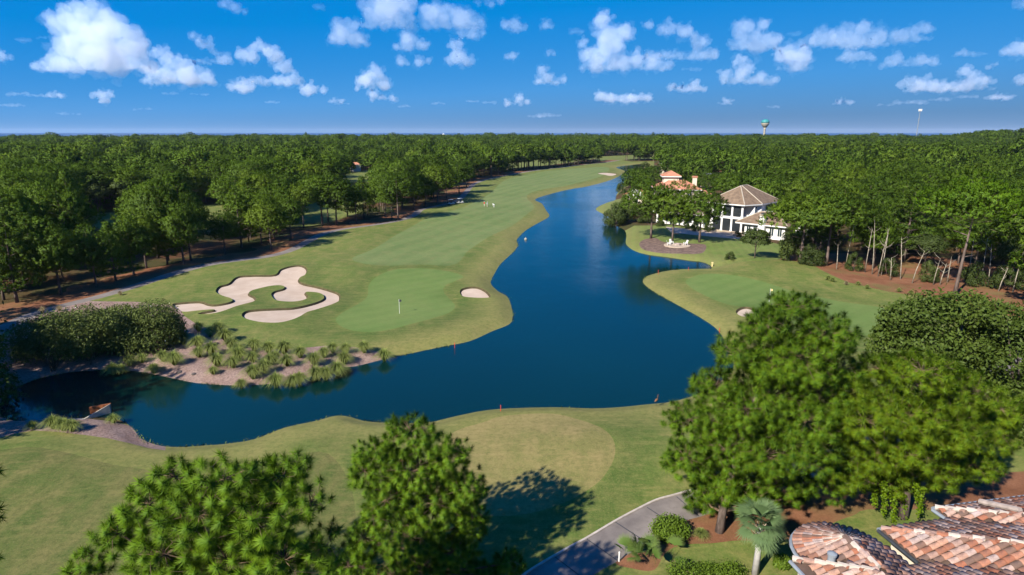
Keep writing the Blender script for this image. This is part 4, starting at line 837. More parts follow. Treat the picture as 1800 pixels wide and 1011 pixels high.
# evergreens at the left edge, shading the end of the lake
leaf_tree('evergreen_tree', 'dark evergreen tree at the left edge beside the lake end', 'tree', [(-10, 680, 45, 50), (10, 720, 40, 40), (-60, 640, 60, 60), (-40, 740, 55, 45), (20, 760, 34, 24), (-120, 680, 70, 70), (-80, 590, 60, 50), (-20, 610, 32, 32)], 60.0, (*AT(-30, 740, 60)[:2], gz(*AT(-30, 740, 60)[:2])), 523, 9000, .22, 'oak_leaf', 'pine_bark', 1.0, .5, .25)
leaf_tree('evergreen_tree', 'tall shaded evergreen just outside the left edge above the water', 'tree', [(-70, 480, 60, 60), (-110, 560, 90, 70), (-170, 500, 80, 80), (-150, 420, 70, 60), (-60, 560, 40, 40)], 70.0, (*AT(-110, 700, 70)[:2], gz(*AT(-110, 700, 70)[:2])), 524, 9000, .25, 'oak_leaf', 'pine_bark', 1.0, .5, .3)
# oleander bank
ole = [('leftmost olive green oleander shrub above the shaded water', [(65, 592, 45, 34), (100, 575, 45, 34), (50, 618, 30, 22), (120, 605, 45, 34)], 69, (95, 645)), ('oleander shrub left of the middle of the flowering bank', [(150, 570, 45, 32), (175, 590, 45, 36), (140, 600, 40, 34), (185, 565, 35, 26)], 71, (160, 637)),
       ('oleander shrub in the middle of the flowering bank', [(215, 562, 42, 30), (235, 590, 42, 38), (205, 595, 36, 36)], 73, (222, 632)), ('darkest oleander shrub with white flowers beside the sand bunker', [(270, 556, 42, 28), (290, 580, 36, 38), (262, 595, 40, 36), (308, 575, 20, 26)], 74, (280, 622))]
for i, (lb, lu, dp, bp) in enumerate(ole): leaf_tree('oleander_shrub', lb, 'shrub', lu, dp, gp(*bp), 530 + i, 11000, .20, 'oleander_leaf', 'twig_bark', .8, .28, .07, 14, 'oleander shrubs on the bank', 6, .8)
print('leaf trees', time.time() - T0)

# ornamental grass clumps
def clump_mesh(seed, h, n, mat, wide=.55, w=.022):
    R = np.random.default_rng(seed); a = R.uniform(0, 6.28, n); lean = R.uniform(.05, 1, n) ** .8 * wide; hh = h * R.uniform(.65, 1.1, n) * (1 - .25 * lean / wide)
    d = np.c_[np.cos(a), np.sin(a), np.zeros(n)]; s = np.c_[-np.sin(a), np.cos(a), np.zeros(n)] * (w * R.uniform(.7, 1.3, n))[:, None]
    b = d * (R.uniform(0, .07, n))[:, None]; m = b + d * (lean * .40 * h)[:, None] + np.c_[np.zeros((n, 2)), hh * .72]; t = b + d * (lean * 1.0 * h)[:, None] + np.c_[np.zeros((n, 2)), hh * (1.05 - .75 * lean / wide) * R.uniform(.85, 1.0, n)]
    V = np.stack([b - s, b + s, m - s * .8, m + s * .8, t], 1).reshape(-1, 3); i = np.arange(n) * 5
    F = np.concatenate([np.c_[i, i + 1, i + 3], np.c_[i, i + 3, i + 2], np.c_[i + 2, i + 3, i + 4]])
    N = unit(np.repeat(d * .6 + [0, 0, .8], 5, 0)); T = np.repeat(R.uniform(0, 1, n), 5); Q = np.tile([0, 0, .35, .35, 1.], n)
    return crown_mesh('grass_clump', [(V, F, T, Q, N)], M[mat], False)
CLG = [clump_mesh(600 + i, 1.0, 420, 'bunch_grass', .80, .0105) for i in range(4)]; CLD = [clump_mesh(610 + i, 1.0, 150, 'dry_grass', .7) for i in range(2)]
def clump(px, py, h, label, group, kind='g', i=0):
    p = gp(px, py); o = obj('grass_clump', (CLG if kind == 'g' else CLD)[i % (4 if kind == 'g' else 2)], None, tuple(p - [0, 0, .03]), random.uniform(0, 6.28)); o.scale = (h * 1.05, h * 1.05, h); return meta(o, label, 'grass clump', group)
bank2 = [(200, 545), (280, 580), (340, 560), (390, 610), (90, 630), (200, 655), (290, 700), (200, 715), (40, 625), (430, 660), (480, 700), (440, 785), (480, 735), (330, 775), (300, 825), (495, 890), (590, 665), (580, 745), (690, 680), (700, 765), (580, 845), (660, 820), (800, 685), (730, 745), (820, 775), (910, 715), (740, 885), (860, 880), (905, 865), (1080, 715), (1140, 680), (1020, 835), (1090, 835), (1170, 805), (1230, 685), (1220, 735), (1360, 680), (1500, 705), (30, 765), (1010, 765)]
far_lb = {(1500, 705): 'last grass clump at the right tip of the planted bank', (1360, 680): 'second grass clump from the right tip of the bank', (495, 890): 'small grass clump alone at the water edge of the bank', (30, 765): 'grass clump at the left foot of the bank by the water'}
rows_ = {}
for x, y in bank2: rows_.setdefault('along the back edge of the planted bank' if y < 700 else ('in the middle of the planted bank' if y < 790 else 'at the front of the planted bank by the water'), []).append((x, y))
for rn, L_ in rows_.items():
    for k, (x, y) in enumerate(sorted(L_)): clump(300 + x * .2502, 450 + y * .2502, random.uniform(1.75, 2.35) * (.7 if (x, y) in ((495, 890), (300, 825)) else 1), far_lb.get((x, y)) or '%s grass clump from the left %s' % (ORD[k], rn), 'ornamental grasses on the bank', 'g', k)
for k, (x, y) in enumerate([(790, 680), (850, 672), (910, 632), (1000, 622), (1080, 672), (1150, 622), (1230, 642), (1255, 500), (1210, 500)]):
    clump(x * .2502, 480 + y * .2502, random.uniform(1.5, 2.0), '%s grass clump from the left below the flowering oleanders' % ORD[k], 'ornamental grasses on the bank', 'g', k)
for i, (x, y, h, lb, k) in enumerate([(95, 756, 1.7, 'tall grass clump left of three beside the concrete outlet', 'g'), (113, 760, 1.6, 'middle of three tall grass clumps beside the concrete outlet', 'g'), (129, 762, 1.5, 'right of three tall grass clumps beside the concrete outlet', 'g'), (199, 737, 1.2, 'small grass clump right of the concrete outlet at the water', 'g'), (58, 756, 1.1, 'dark low grass clump near the left edge by the water', 'g'),
     (75, 552, 1.3, 'tan dry grass clump above the oleanders near the cart path', 'd'), (105, 548, 1.2, 'second tan dry grass clump above the oleanders', 'd'), (212, 520, 1.0, 'small dry brown tuft at the end of the oleander bank', 'd'),
     (1455, 497, 1.2, 'green grass tuft at the straw edge of the right fairway', 'g'), (1463, 499, 1.1, 'second green tuft at the straw edge of the right fairway', 'g'), (1487, 503, 1.0, 'tan dry tuft beside the green tufts on right fairway edge', 'd'), (1508, 503, 1.0, 'green weed tuft on red straw by the right fairway', 'g'), (1524, 508, 1.0, 'taller green weed tuft further right on red straw', 'g'), (1580, 513, 1.0, 'low green tuft near the tall pine base', 'g'), (1601, 518, 1.1, 'green tuft just left of the tall pine trunk', 'g')]): clump(x, y, h, lb, 'tufts at bed edges', k, i)

# palm, palmettos, shrubs beside the house
def fan_leaf(R, L, n=30, w=.026, arc=2.5, fold=.25):
    "one fan leaf: petiole along +x, blades spreading"
    V = []; F = []; T = []; Q = []; pet = L * .42
    V += [(0, -.012, 0), (0, .012, 0), (pet, .012, .10 * L), (pet, -.012, .10 * L)]; F += [(0, 1, 2), (0, 2, 3)]; Q += [0, 0, 0, 0]
    for k in range(n):
        a = (k / (n - 1) - .5) * arc; l = L * .62 * (1 - .28 * abs(a / arc * 2) ** 2) * R.uniform(.92, 1.06)
        d = np.array([math.cos(a), math.sin(a), fold * (.35 - abs(math.sin(a)) * .2)]); s = np.array([-math.sin(a), math.cos(a), 0]) * w * L * .62
        o = np.array([pet, 0, .10 * L]); m = o + d * l * .6; t = o + d * l + [0, 0, -l * R.uniform(.1, .32)]; i = len(V)
        V += [tuple(o - s * .25), tuple(o + s * .25), tuple(m + s), tuple(m - s), tuple(t)]; F += [(i, i + 1, i + 2), (i, i + 2, i + 3), (i + 3, i + 2, i + 4)]; Q += [0, 0, .3, .3, 1]
    return np.array(V, float), np.array(F), np.array(Q)
def fans(name, parent, mat, n, L, z, seed, elev=(-.5, 1.35), off=None):
    for k in range(n):
        R = np.random.default_rng(seed + k); V, F, Q = fan_leaf(R, L * R.uniform(.85, 1.15)); el = elev[0] + (elev[1] - elev[0]) * ((k + .5) / n); az = k * 2.39996 + R.uniform(-.3, .3)
        ce, se = math.cos(el), math.sin(el); V = np.c_[V[:, 0] * ce - V[:, 2] * se, V[:, 1], V[:, 0] * se + V[:, 2] * ce]
        ca, sa = math.cos(az), math.sin(az); V = np.c_[V[:, 0] * ca - V[:, 1] * sa, V[:, 0] * sa + V[:, 1] * ca, V[:, 2] + z]
        if off is not None: V = V + off[k]
        me = mesh_np(name, V, F, M[mat], {'tint': np.full(len(V), R.uniform()), 'tip': Q}); obj(name, me, parent)
p = gp(1327, 1008); hp = height_at(p, 925)
pe = empty('palm_tree', tuple(p), 'cabbage palm with fan leaves beside the tiled roof', 'palm tree')
MB().tube([(0, 0, -.2), (.05, 0, hp * .5), (.02, .05, hp)], [.22, .18, .2], 10).build('trunk', M['wood_grey'], pe, smooth=True)
bt_ = MB()
for k in range(26):
    a = k * 2.4; z = hp - 1.0 + k * .042; r = .2; bt_.tube([(math.cos(a) * r, math.sin(a) * r, z), (math.cos(a) * (r + .2), math.sin(a) * (r + .2), z + .28)], [.07, .03], 4)
bt_.build('leaf_bases', M['palm_boot'], pe)['kind'] = 'stuff'
fans('leaf', pe, 'palm_leaf', 30, 1.75, hp + .05, 650, (-.75, 1.4))
p = gp(1135, 985); pe = empty('palmetto', tuple(p), 'clump of green palmetto fans at the corner of the cart path', 'palmetto'); R = np.random.default_rng(3)
fans('leaf', pe, 'palmetto_leaf', 22, 1.3, .25, 690, (.15, 1.45), [np.array([R.normal(0, .5), R.normal(0, .45), R.uniform(0, .3)]) for _ in range(22)])
def shrub(name, label, px, py, rx, ry, depth_off, seed, nl, leaf, mat, aspect=.5, extra=None):
    b = gp(px, py + ry * .7); return leaf_tree(name, label, 'shrub', extra or [(px, py, rx, ry), (px - rx * .35, py + ry * .2, rx * .6, ry * .7), (px + rx * .35, py + ry * .15, rx * .6, ry * .75)], b[1] + depth_off, b, seed, nl, leaf, mat, 'twig_bark', .5, aspect, .05, stems=4)
shrub('shrub', 'rounded bright green shrub beside the cart path', 1178, 930, 33, 22, .3, 551, 6500, .085, 'shrub_leaf')
shrub('shrub', 'small glossy round shrub next to the tiled roof and palm', 1375, 987, 17, 15, .2, 552, 2200, .08, 'shrub_leaf')
shrub('hedge', 'low clipped green hedge at the bottom edge by the lawn', 1245, 1003, 68, 16, .4, 553, 9000, .07, 'shrub_leaf', .5, [(1205, 1004, 34, 16), (1245, 1006, 36, 16), (1285, 1004, 30, 16), (1225, 1014, 40, 18), (1270, 1015, 40, 18)])
clump(1231, 945, .95, 'dark green strap leaf clump on the red straw by pine trunk', 'tufts at bed edges')
# vines hanging from the golden pine
ve = empty('vine', tuple(T4), 'yellow green vines hanging below the golden pine', 'vine'); R = np.random.default_rng(8)
for x, y0, y1, dp in [(1555, 845, 905, 37.5), (1572, 860, 925, 37.8), (1610, 850, 880, 37.2), (1618, 858, 905, 37.0), (1535, 850, 890, 38), (1590, 870, 935, 38.2)]:
    a, b = AT(x, y0, dp), AT(x + R.uniform(-4, 4), y1, dp); n = 260; t = R.uniform(0, 1, n)[:, None]; P = a + (b - a) * t + R.normal(0, .10, (n, 3)) - T4
    f = leaves(P, R.normal(size=(n, 3)), .075, .06, R); obj('strand', crown_mesh('strand', [f], M['vine_leaf']), ve)
# weeds along the shore of the lake
R = np.random.default_rng(77); Pn = []
seg = np.linalg.norm(np.roll(LAKE, -1, 0) - LAKE, axis=1); rad_ = np.hypot(*LAKE.T)
for i in range(len(LAKE)):
    if rad_[i] > 190: continue
    a, b = LAKE[i], LAKE[(i + 1) % len(LAKE)]; k = int(seg[i] * (16 if rad_[i] < 110 else 9)); t = R.uniform(0, 1, k)[:, None]; Pn.append(a + (b - a) * t + R.normal(0, .16, (k, 2)))
Pn = np.concatenate(Pn); patch = (np.sin(Pn[:, 0] * .35) + np.sin(Pn[:, 1] * .5 + 1) + R.normal(0, .6, len(Pn))) > -.1; Pn = Pn[patch]; n = len(Pn)
zz = np.maximum(ground_z(Pn), WATERZ); h = R.uniform(.05, .24, n) * (.5 + .5 * (np.sin(Pn[:, 0] * 1.3) > 0)); a = R.uniform(0, 6.28, n); s = np.c_[np.cos(a), np.sin(a), np.zeros(n)] * .06; b3 = np.c_[Pn, zz - .03]
V = np.stack([b3 - s, b3 + s, b3 + np.c_[R.normal(0, .12, (n, 2)), h]], 1).reshape(-1, 3)
wd = obj('shore_weeds', crown_mesh('shore_weeds', [(V, np.arange(3 * n).reshape(-1, 3), np.repeat(R.uniform(0, 1, n), 3), np.tile([0, 0, .8], n), np.tile([[0, -.2, 1.]], (3 * n, 1)))], M['bunch_grass'])); meta(wd, 'fringe of green and tan weeds along the lake shore', 'weeds', kind='stuff')
print('plants', time.time() - T0)
# ---------------------------------------------------------------- houses
def clip_half(P, n, c):
    out = []
    for i in range(len(P)):
        a, b = P[i], P[(i + 1) % len(P)]; da, db = a @ n - c, b @ n - c
        if da <= 1e-9: out.append(a)
        if (da < -1e-9 and db > 1e-9) or (da > 1e-9 and db < -1e-9): out.append(a + (b - a) * (da / (da - db)))
    return out
def hip_roof(name, parent, poly, ze, t, mat, cap='ridge_cap', fascia='white_paint', cap_r=.14):
    P = [np.array(p, float) for p in poly]; n = len(P); area = sum(P[i][0] * P[(i + 1) % n][1] - P[(i + 1) % n][0] * P[i][1] for i in range(n))
    if area < 0: P = P[::-1]
    nr = []; cs = []
    for i in range(n):
        e = P[(i + 1) % n] - P[i]; e /= np.linalg.norm(e); m = np.array([-e[1], e[0]]); nr.append(m); cs.append(m @ P[i])
    mb = MB(); caps = []
    for i in range(n):
        Q = list(P)
        for j in range(n):
            if j != i and Q: Q = clip_half(Q, nr[i] - nr[j], cs[i] - cs[j])
        if len(Q) < 3: continue
        V = [(*q, ze + t * (nr[i] @ q - cs[i])) for q in Q]; mb.add(V, [tuple(range(len(V)))])
        for k in range(len(V)):
            a, b = np.array(V[k]), np.array(V[(k + 1) % len(V)])
            if max(a[2], b[2]) > ze + .05 and np.linalg.norm(a - b) > .4: caps.append((a, b))
    r = mb.build(name, M[mat], parent)
    mb = MB(); mb.prism([tuple(q) for q in P], ze - .3, ze - .02); mb.build('eave', M[fascia], r)
    seen = []
    for a, b in caps:
        if any((np.linalg.norm(a - c) < .2 and np.linalg.norm(b - d_) < .2) or (np.linalg.norm(a - d_) < .2 and np.linalg.norm(b - c) < .2) for c, d_ in seen): continue
        seen.append((a, b)); MB().tube([a, b], cap_r, 6).build('ridge_cap', M[cap], r)
    return r
def window(parent, x0, x1, y, z0, z1, axis='x', glass='window_glass', frame='white_paint', d=.06, name='window'):
    "window in a wall facing -y (axis x) or +x (axis y): recessed pane and a frame"
    def bx(mb, a0, a1, b0, b1, c0, c1):
        mb.box(a0, a1, b0, b1, c0, c1) if axis == 'x' else mb.box(b0, b1, a0, a1, c0, c1)
    s = -1 if axis == 'x' else 1
    w = MB(); f = .11; lo, hi = sorted((y, y + s * d))
    bx(w, x0, x1, lo, hi, z0, z0 + f); bx(w, x0, x1, lo, hi, z1 - f, z1); bx(w, x0, x0 + f, lo, hi, z0 + f, z1 - f); bx(w, x1 - f, x1, lo, hi, z0 + f, z1 - f); m_ = (x0 + x1) / 2; bx(w, m_ - .04, m_ + .04, lo, hi, z0 + f, z1 - f)
    o = w.build(name, M[frame], parent); g_ = MB(); lo, hi = sorted((y, y + s * .02)); bx(g_, x0 + f, x1 - f, lo, hi, z0 + f, z1 - f); g_.build('pane', M[glass], o); return o
O = np.array([59.8, 162.6]); hz = gz(*O) + .15
H1 = empty('villa', (*O, hz), 'white two storey villa with brown hip roof and columned porch by the lake', 'house', None, math.radians(-43.8))
W_ = MB(); W_.box(-9, 2.2, 2.6, 15, -.6, 7.2); W_.build('wall', M['white_stucco'], H1)
W_ = MB(); W_.prism([(2.2, 4.5), (2.9, 5.2), (2.9, 15), (2.2, 15)], -.6, 7.19); W_.build('wall', M['white_stucco'], H1)
MB().box(-9, 1.0, -.2, 2.6, -.6, .05).build('porch_floor', M['patio_stone'], H1)
MB().box(-9, .5, -.25, 2.6, 3.35, 3.95).build('balcony', M['white_stucco'], H1)
MB().box(-9, .7, -.15, .25, 6.75, 7.0).build('porch_beam', M['soffit_blue'], H1)
for x in (.1, -2.6, -5.3, -8.0):
    for z0, z1 in ((.05, 3.35), (3.95, 6.75)):
        c = MB(); c.box(x - .24, x + .24, -.12, .36, z0 + .22, z1 - .22); col = c.build('column', M['white_paint'], H1)
        MB().box(x - .32, x + .32, -.2, .44, z0, z0 + .22).build('base', M['white_paint'], col); MB().box(x - .31, x + .31, -.19, .43, z1 - .22, z1).build('capital', M['white_paint'], col)
for x in (-2.6, -5.3, -8.0):
    MB().box(x + .24, x + 2.46, .06, .10, .06, 3.34).build('screen', M['dark_screen'], H1); MB().box(x + .24, x + 2.46, .06, .10, 3.96, 6.74).build('screen', M['dark_screen'], H1)
    MB().box(x + .24, x + 2.46, -.02, .04, 4.85, 4.95).build('railing', M['dark_metal'], H1)
MB().box(.46, .5, .4, 2.6, .06, 3.34).build('screen', M['dark_screen'], H1)
for x0, x1, z0, z1 in ((-8, -6, .5, 3), (-5, -3, .5, 3), (-2, 0, .5, 3), (-8, -6, 4.4, 6.5), (-5, -3, 4.4, 6.5)): window(H1, x0, x1, 2.6, z0, z1, 'x')
for y0, y1 in ((2.9, 3.9), (8, 9.6), (11.5, 13.2)): window(H1, y0, y1, 2.2 if y0 < 4 else 2.9, 5.2, 6.6, 'y', frame='soffit_blue')
hip_roof('roof', H1, [(-10, -1), (1.0, -1), (3.3, 4.6), (3.8, 16), (-10, 16)], 7.3, .64, 'brown_shingle')
# chimney wing
MB().box(2.95, 13, -4.4, 2.6, -.6, 3.3).build('wall', M['white_stucco'], H1)
hip_roof('roof', H1, [(.8, -5.4), (14, -5.4), (14, 3.4), (1.2, 3.4)], 3.4, .60, 'brown_shingle')
for x0, x1 in ((3.4, 4.6), (5.1, 6.2), (9.2, 10.4), (11.2, 12.4)): window(H1, x0, x1, -4.4, .6, 2.7, 'x')
ch = MB(); ch.add([(6.6, -5.9, -.6), (8.7, -5.9, -.6), (8.7, -4.4, -.6), (6.6, -4.4, -.6), (7.1, -5.6, 5.6), (8.2, -5.6, 5.6), (8.2, -4.6, 5.6), (7.1, -4.6, 5.6)], [(0, 1, 5, 4), (1, 2, 6, 5), (2, 3, 7, 6), (3, 0, 4, 7), (4, 5, 6, 7)]); cho = ch.build('chimney', M['white_stucco'], H1)
MB().box(6.95, 8.35, -5.75, -4.45, 5.6, 5.85).build('chimney_cap', M['ridge_cap'], cho); MB().box(7.3, 8.0, -5.62, -4.58, 5.85, 6.2).build('flue', M['dark_metal'], cho)
# rear wing on the right
MB().box(4.0, 14.4, 7.0, 14.6, -.6, 3.6).build('wall', M['white_stucco'], H1)
hip_roof('roof', H1, [(3.9, 6.2), (15.4, 6.2), (15.4, 15.4), (3.9, 15.4)], 3.7, .5, 'brown_shingle')
MB().box(3.4, 5.6, 5.2, 6.8, 3.7, 5.4).build('dormer', M['white_stucco'], H1)
# loggia wing on the left, half hidden by pines
MB().box(-25, -9.1, 3.0, 9, -.6, 3.3).build('wall', M['white_stucco'], H1)
hip_roof('roof', H1, [(-26, -.8), (-10.1, -.8), (-10.1, 10), (-26, 10)], 3.6, .42, 'brown_shingle')
for k, x in enumerate((-10.8, -13.6, -16.4, -19.2, -22.0, -24.8)):
    c = MB(); c.box(x - .26, x + .26, -.2, .32, .2, 3.35); c.build('column', M['white_paint'], H1)
MB().box(-25.2, -10.4, -.24, .36, 3.0, 3.3).build('beam', M['white_paint'], H1)
for x in (-24, -21.2, -18.4, -15.6, -12.8): window(H1, x, x + 2, 3.0, .3, 2.8, 'x', 'blue_glass')
# pink tiled house behind
O2 = np.array([58.8, 226.0]); H2 = empty('villa', (*O2, gz(*O2)), 'cream villa with pink tiled roofs and a square tower behind the trees', 'house', None, math.radians(-8))
MB().box(-7.2, 7.2, -5.4, 6, -.5, 6.4).build('wall', M['cream_stucco'], H2)
hip_roof('roof', H2, [(-8.2, -6.4), (8.2, -6.4), (8.2, 7), (-8.2, 7)], 6.5, .50, 'terracotta', 'terracotta')
MB().box(-4.6, .6, -1, 4.2, 6.0, 10.6).build('tower', M['cream_stucco'], H2); hip_roof('roof', H2, [(-5.4, -1.8), (1.4, -1.8), (1.4, 5), (-5.4, 5)], 10.7, .52, 'terracotta', 'terracotta')
c = MB(); c.box(5.6, 7.0, 0, 1.4, 6, 10.2); c = c.build('chimney', M['cream_stucco'], H2); MB().box(5.4, 7.2, -.2, 1.6, 10.2, 10.7).build('chimney_cap', M['terracotta'], c)
for x in (-6, -3, 0, 3.2): window(H2, x, x + 1.6, -5.4, 3.8, 5.9, 'x')
MB().box(7.2, 11, -2, 5, -.5, 4.6).build('wall', M['cream_stucco'], H2); hip_roof('roof', H2, [(8.21, -2.8), (12, -2.8), (12, 6), (8.21, 6)], 4.7, .5, 'terracotta', 'terracotta')
p = G(1122, 346, 2.5); H3 = empty('garden_house', (p[0], p[1], gz(p[0], p[1])), 'small cream house with curved white gable and pink roof at the lake bushes', 'house', None, math.radians(-30))
MB().box(-4, 4, -2.6, 3, -.5, 3.2).build('wall', M['cream_stucco'], H3); hip_roof('roof', H3, [(-4.6, -3.2), (4.6, -3.2), (4.6, 3.6), (-4.6, 3.6)], 3.3, .5, 'terracotta', 'terracotta')
g_ = MB(); prof = [(-3, .0), (-2.6, 1.6), (-1.4, 2.6), (0, 3.0), (1.4, 2.6), (2.6, 1.6), (3, 0)]; n = len(prof); g_.add([(x, -3.35, 2.4 + z) for x, z in prof] + [(x, -3.0, 2.4 + z) for x, z in prof], [tuple(range(n)), tuple(range(n, 2 * n))[::-1]] + [(k, (k + 1) % n, n + (k + 1) % n, n + k) for k in range(n)]); g_.build('gable', M['white_stucco'], H3); window(H3, -1, 1, -2.6, .6, 2.2, 'x')
# roofs glimpsed in the wood
for nm, lb, x, y, zt, w, mat in (('cottage', 'pink roofed cottage half hidden in the wood behind pink villa', 1268, 299, 6.0, 9, 'terracotta'), ('cottage', 'grey metal roof glimpsed in the wood right of pink villa', 1238, 304, 5.6, 6, 'metal_grey'), ('cottage', 'small grey roof among shoreline trees near the far lake end', 1172, 284, 7, 7, 'metal_grey'),
        ('cottage', 'pale roof glimpsed in the left wood near the far clearing', 445, 279, 5, 7, 'patio_stone'), ('cottage', 'pink gable glimpsed through the left wood above the row', 624, 288, 4.2, 7, 'terracotta'), ('cottage', 'pink house front at the far left photo edge', 2, 310, 6, 8, 'terracotta'), ('cottage', 'dark open timber shelter among the right wood crowns', 1457, 312, 7, 6, 'brown_shingle')):
    p = G(x, y, zt + 1); b = empty(nm, (p[0], p[1], gz(p[0], p[1])), lb, 'house', None, random.uniform(-.5, .5)); s = w / 2
    MB().box(-s, s, -s * .7, s * .7, -.4, zt).build('wall', M['cream_stucco'], b); hip_roof('roof', b, [(-s - .6, -s * .7 - .6), (s + .6, -s * .7 - .6), (s + .6, s * .7 + .6), (-s - .6, s * .7 + .6)], zt + .1, .5, mat, mat)
    window(b, -s * .5, s * .1, -s * .7, zt - 2.2, zt - .6, 'x')
print('houses', time.time() - T0)

# ---------------------------------------------------------------- the house with the barrel tile roof, bottom right
uax = np.array([.982, .19]); vax = np.array([.19, -.982]); P2 = np.array([17.6, 26.3]); ZE = 7.5; TP = .36
def uv(u, v): return P2 + uax * u + vax * v
HF_ = empty('tiled_house', (*P2, 0), 'house with weathered red barrel tile roof in the bottom right corner', 'house')
st = .06; U = np.arange(-11, 14, st); Vv = np.arange(-2.2, 9.5, st); UU, VV = np.meshgrid(U, Vv)
AC = (-2.9, 1.17); AR = 2.1
ins = ((UU > -5.5) & (UU < -.8) & (VV > 1.17)) | ((UU > -.85) & (UU < .05) & (VV > 2.45)) | ((UU > 0) & (VV > 0)) | ((UU > 3.97) & (VV > -.99)) | ((UU > -8.6) & (UU < -5.45) & (VV > 2.6)) | ((UU > -10.4) & (UU < -8.5) & (VV > 3.6))
disc = np.hypot(UU - AC[0], VV - AC[1]) < AR; apse = disc & (VV <= AC[1] + 1e-6)
core = ins | disc
pad = np.pad(core, 1, constant_values=True); pad[0, :] = False; pad[:, 0] = False   # open towards the camera and right
D8 = np.zeros(core.shape, np.float32); cur = core.copy()
for k in range(int(4.0 / st)):
    D8[cur] += st; q = np.pad(cur, 1, constant_values=True); q[0, :] = False; q[:, 0] = False
    cur = q[1:-1, 1:-1] & q[:-2, 1:-1] & q[2:, 1:-1] & q[1:-1, :-2] & q[1:-1, 2:] & q[:-2, :-2] & q[:-2, 2:] & q[2:, :-2] & q[2:, 2:]
RD = AR - np.hypot(UU - AC[0], VV - AC[1]); D8 = np.where(apse, RD, D8)
D8 = np.maximum(D8, np.where((np.abs(UU - AC[0]) < AR) & (VV > AC[1]) & (VV < AC[1] + 2.4), AR - np.abs(UU - AC[0]), 0))   # ridge behind the rounded end
def rd(u, v):
    i = int(round((v - Vv[0]) / st)); j = int(round((u - U[0]) / st)); return D8[min(max(i, 0), len(Vv) - 1), min(max(j, 0), len(U) - 1)] if core[min(max(i, 0), len(Vv) - 1), min(max(j, 0), len(U) - 1)] else -1
gU = (np.roll(D8, -3, 1) - np.roll(D8, 3, 1)); gV = (np.roll(D8, -3, 0) - np.roll(D8, 3, 0))
def grad(u, v):
    i = min(max(int(round((v - Vv[0]) / st)), 0), len(Vv) - 1); j = min(max(int(round((u - U[0]) / st)), 0), len(U) - 1); return gU[i, j], gV[i, j]
# deck under the tiles
step = 2; sub = np.s_[::step, ::step]; uu, vv_, dd_, cc_ = UU[sub], VV[sub], D8[sub], core[sub]; nr_, nc_ = uu.shape
XY = P2 + uu.ravel()[:, None] * uax + vv_.ravel()[:, None] * vax; V = np.c_[XY - P2, ZE - .07 + TP * dd_.ravel()]
idx = np.arange(nr_ * nc_).reshape(nr_, nc_); ok = cc_[:-1, :-1] | cc_[1:, :-1] | cc_[:-1, 1:] | cc_[1:, 1:]
F = np.c_[idx[:-1, :-1][ok], idx[1:, :-1][ok], idx[1:, 1:][ok], idx[:-1, 1:][ok]]
deck = obj('roof', mesh_np('roof', V, F, M['roof_underlay']), HF_)
# walls below the eaves
def wall_box(u0, u1, v0, v1):
    q = [uv(a, b) - P2 for a, b in ((u0, v0), (u1, v0), (u1, v1), (u0, v1))]; m = MB(); m.prism([tuple(x) for x in q], 0, ZE - .2); m.build('wall', M['cream_stucco'], HF_)
wall_box(-5.1, -1.2, 1.6, 9); wall_box(.4, 13.5, .4, 9); wall_box(4.4, 13.4, -.6, .38); wall_box(-8.2, -5.12, 3, 9)
q = [tuple(uv(AC[0] + 1.7 * math.cos(a), AC[1] + 1.7 * math.sin(a)) - P2) for a in np.linspace(math.pi, 2 * math.pi, 14)]; MB().prism(q[::-1], 0, ZE - .2).build('wall', M['cream_stucco'], HF_)
# tiles
def tile_mesh(L, r0, r1, n=6):
    V = []; F = []
    for k, (y, r) in enumerate(((0, r0), (L, r1))):
        for i in range(n + 1): a = math.pi * i / n; V.append((r * math.cos(a), y, r * math.sin(a) * .85))
    for i in range(n): F.append((i, i + 1, n + 2 + i, n + 1 + i))
    m = n + 1; V += [(x * .86, 0.0, z * .84) for x, _, z in V[:m]]     # visible thickness at the lower end
    for i in range(n): F.append((i + 1, i, 2 * m + i, 2 * m + i + 1))
    return np.array(V, float), np.array(F)
TL, PITCH, EXP = .50, .335, .40
TV, TF = tile_mesh(TL, .155, .125); TME = mesh_np('tile', TV, TF, M['barrel_tile'], None, True)
slope = math.atan(TP); tiles = []
from mathutils import Matrix
def tile_at(u, v, d_uv, w=1.0, l=1.0):
    "lower end at u,v; d_uv = uphill direction in the plan"
    z = ZE + TP * max(0, rd(u, v)); p = uv(u, v) - P2; dx = uax * d_uv[0] + vax * d_uv[1]
    f = Vector((dx[0] * math.cos(slope), dx[1] * math.cos(slope), math.sin(slope))); s = Vector((dx[1], -dx[0], 0)); nn = s.cross(f)
    lift = .02 + .012 * random.random(); tw_ = random.gauss(0, .018)
    m = Matrix(((s.x * w, f.x * l, nn.x, p[0]), (s.y * w, f.y * l, nn.y, p[1]), (s.z * w, f.z * l, nn.z, z + lift), (0, 0, 0, 1))) @ Matrix.Rotation(tw_, 4, 'Z') @ Matrix.Rotation(-.05, 4, 'X')
    c = np.array([p[0] + P2[0], p[1] + P2[1], z]); x, y = PR(c); tiles.append((m, x, y, float(np.linalg.norm(c - CP))))
for k in range(int(25 / PITCH)):
    v = -2 + k * PITCH                                   # slopes falling to the left: rows along u
    for j in range(int(26 / EXP)):
        u = -10.78 + j * EXP
        if rd(u, v) < .02 or (v < AC[1] + .05 and abs(u - AC[0]) < AR): continue
        a, b = grad(u + .18, v)
        if abs(a) > abs(b) + 1e-6: tile_at(u if a > 0 else u + TL, v, (1 if a > 0 else -1, 0))
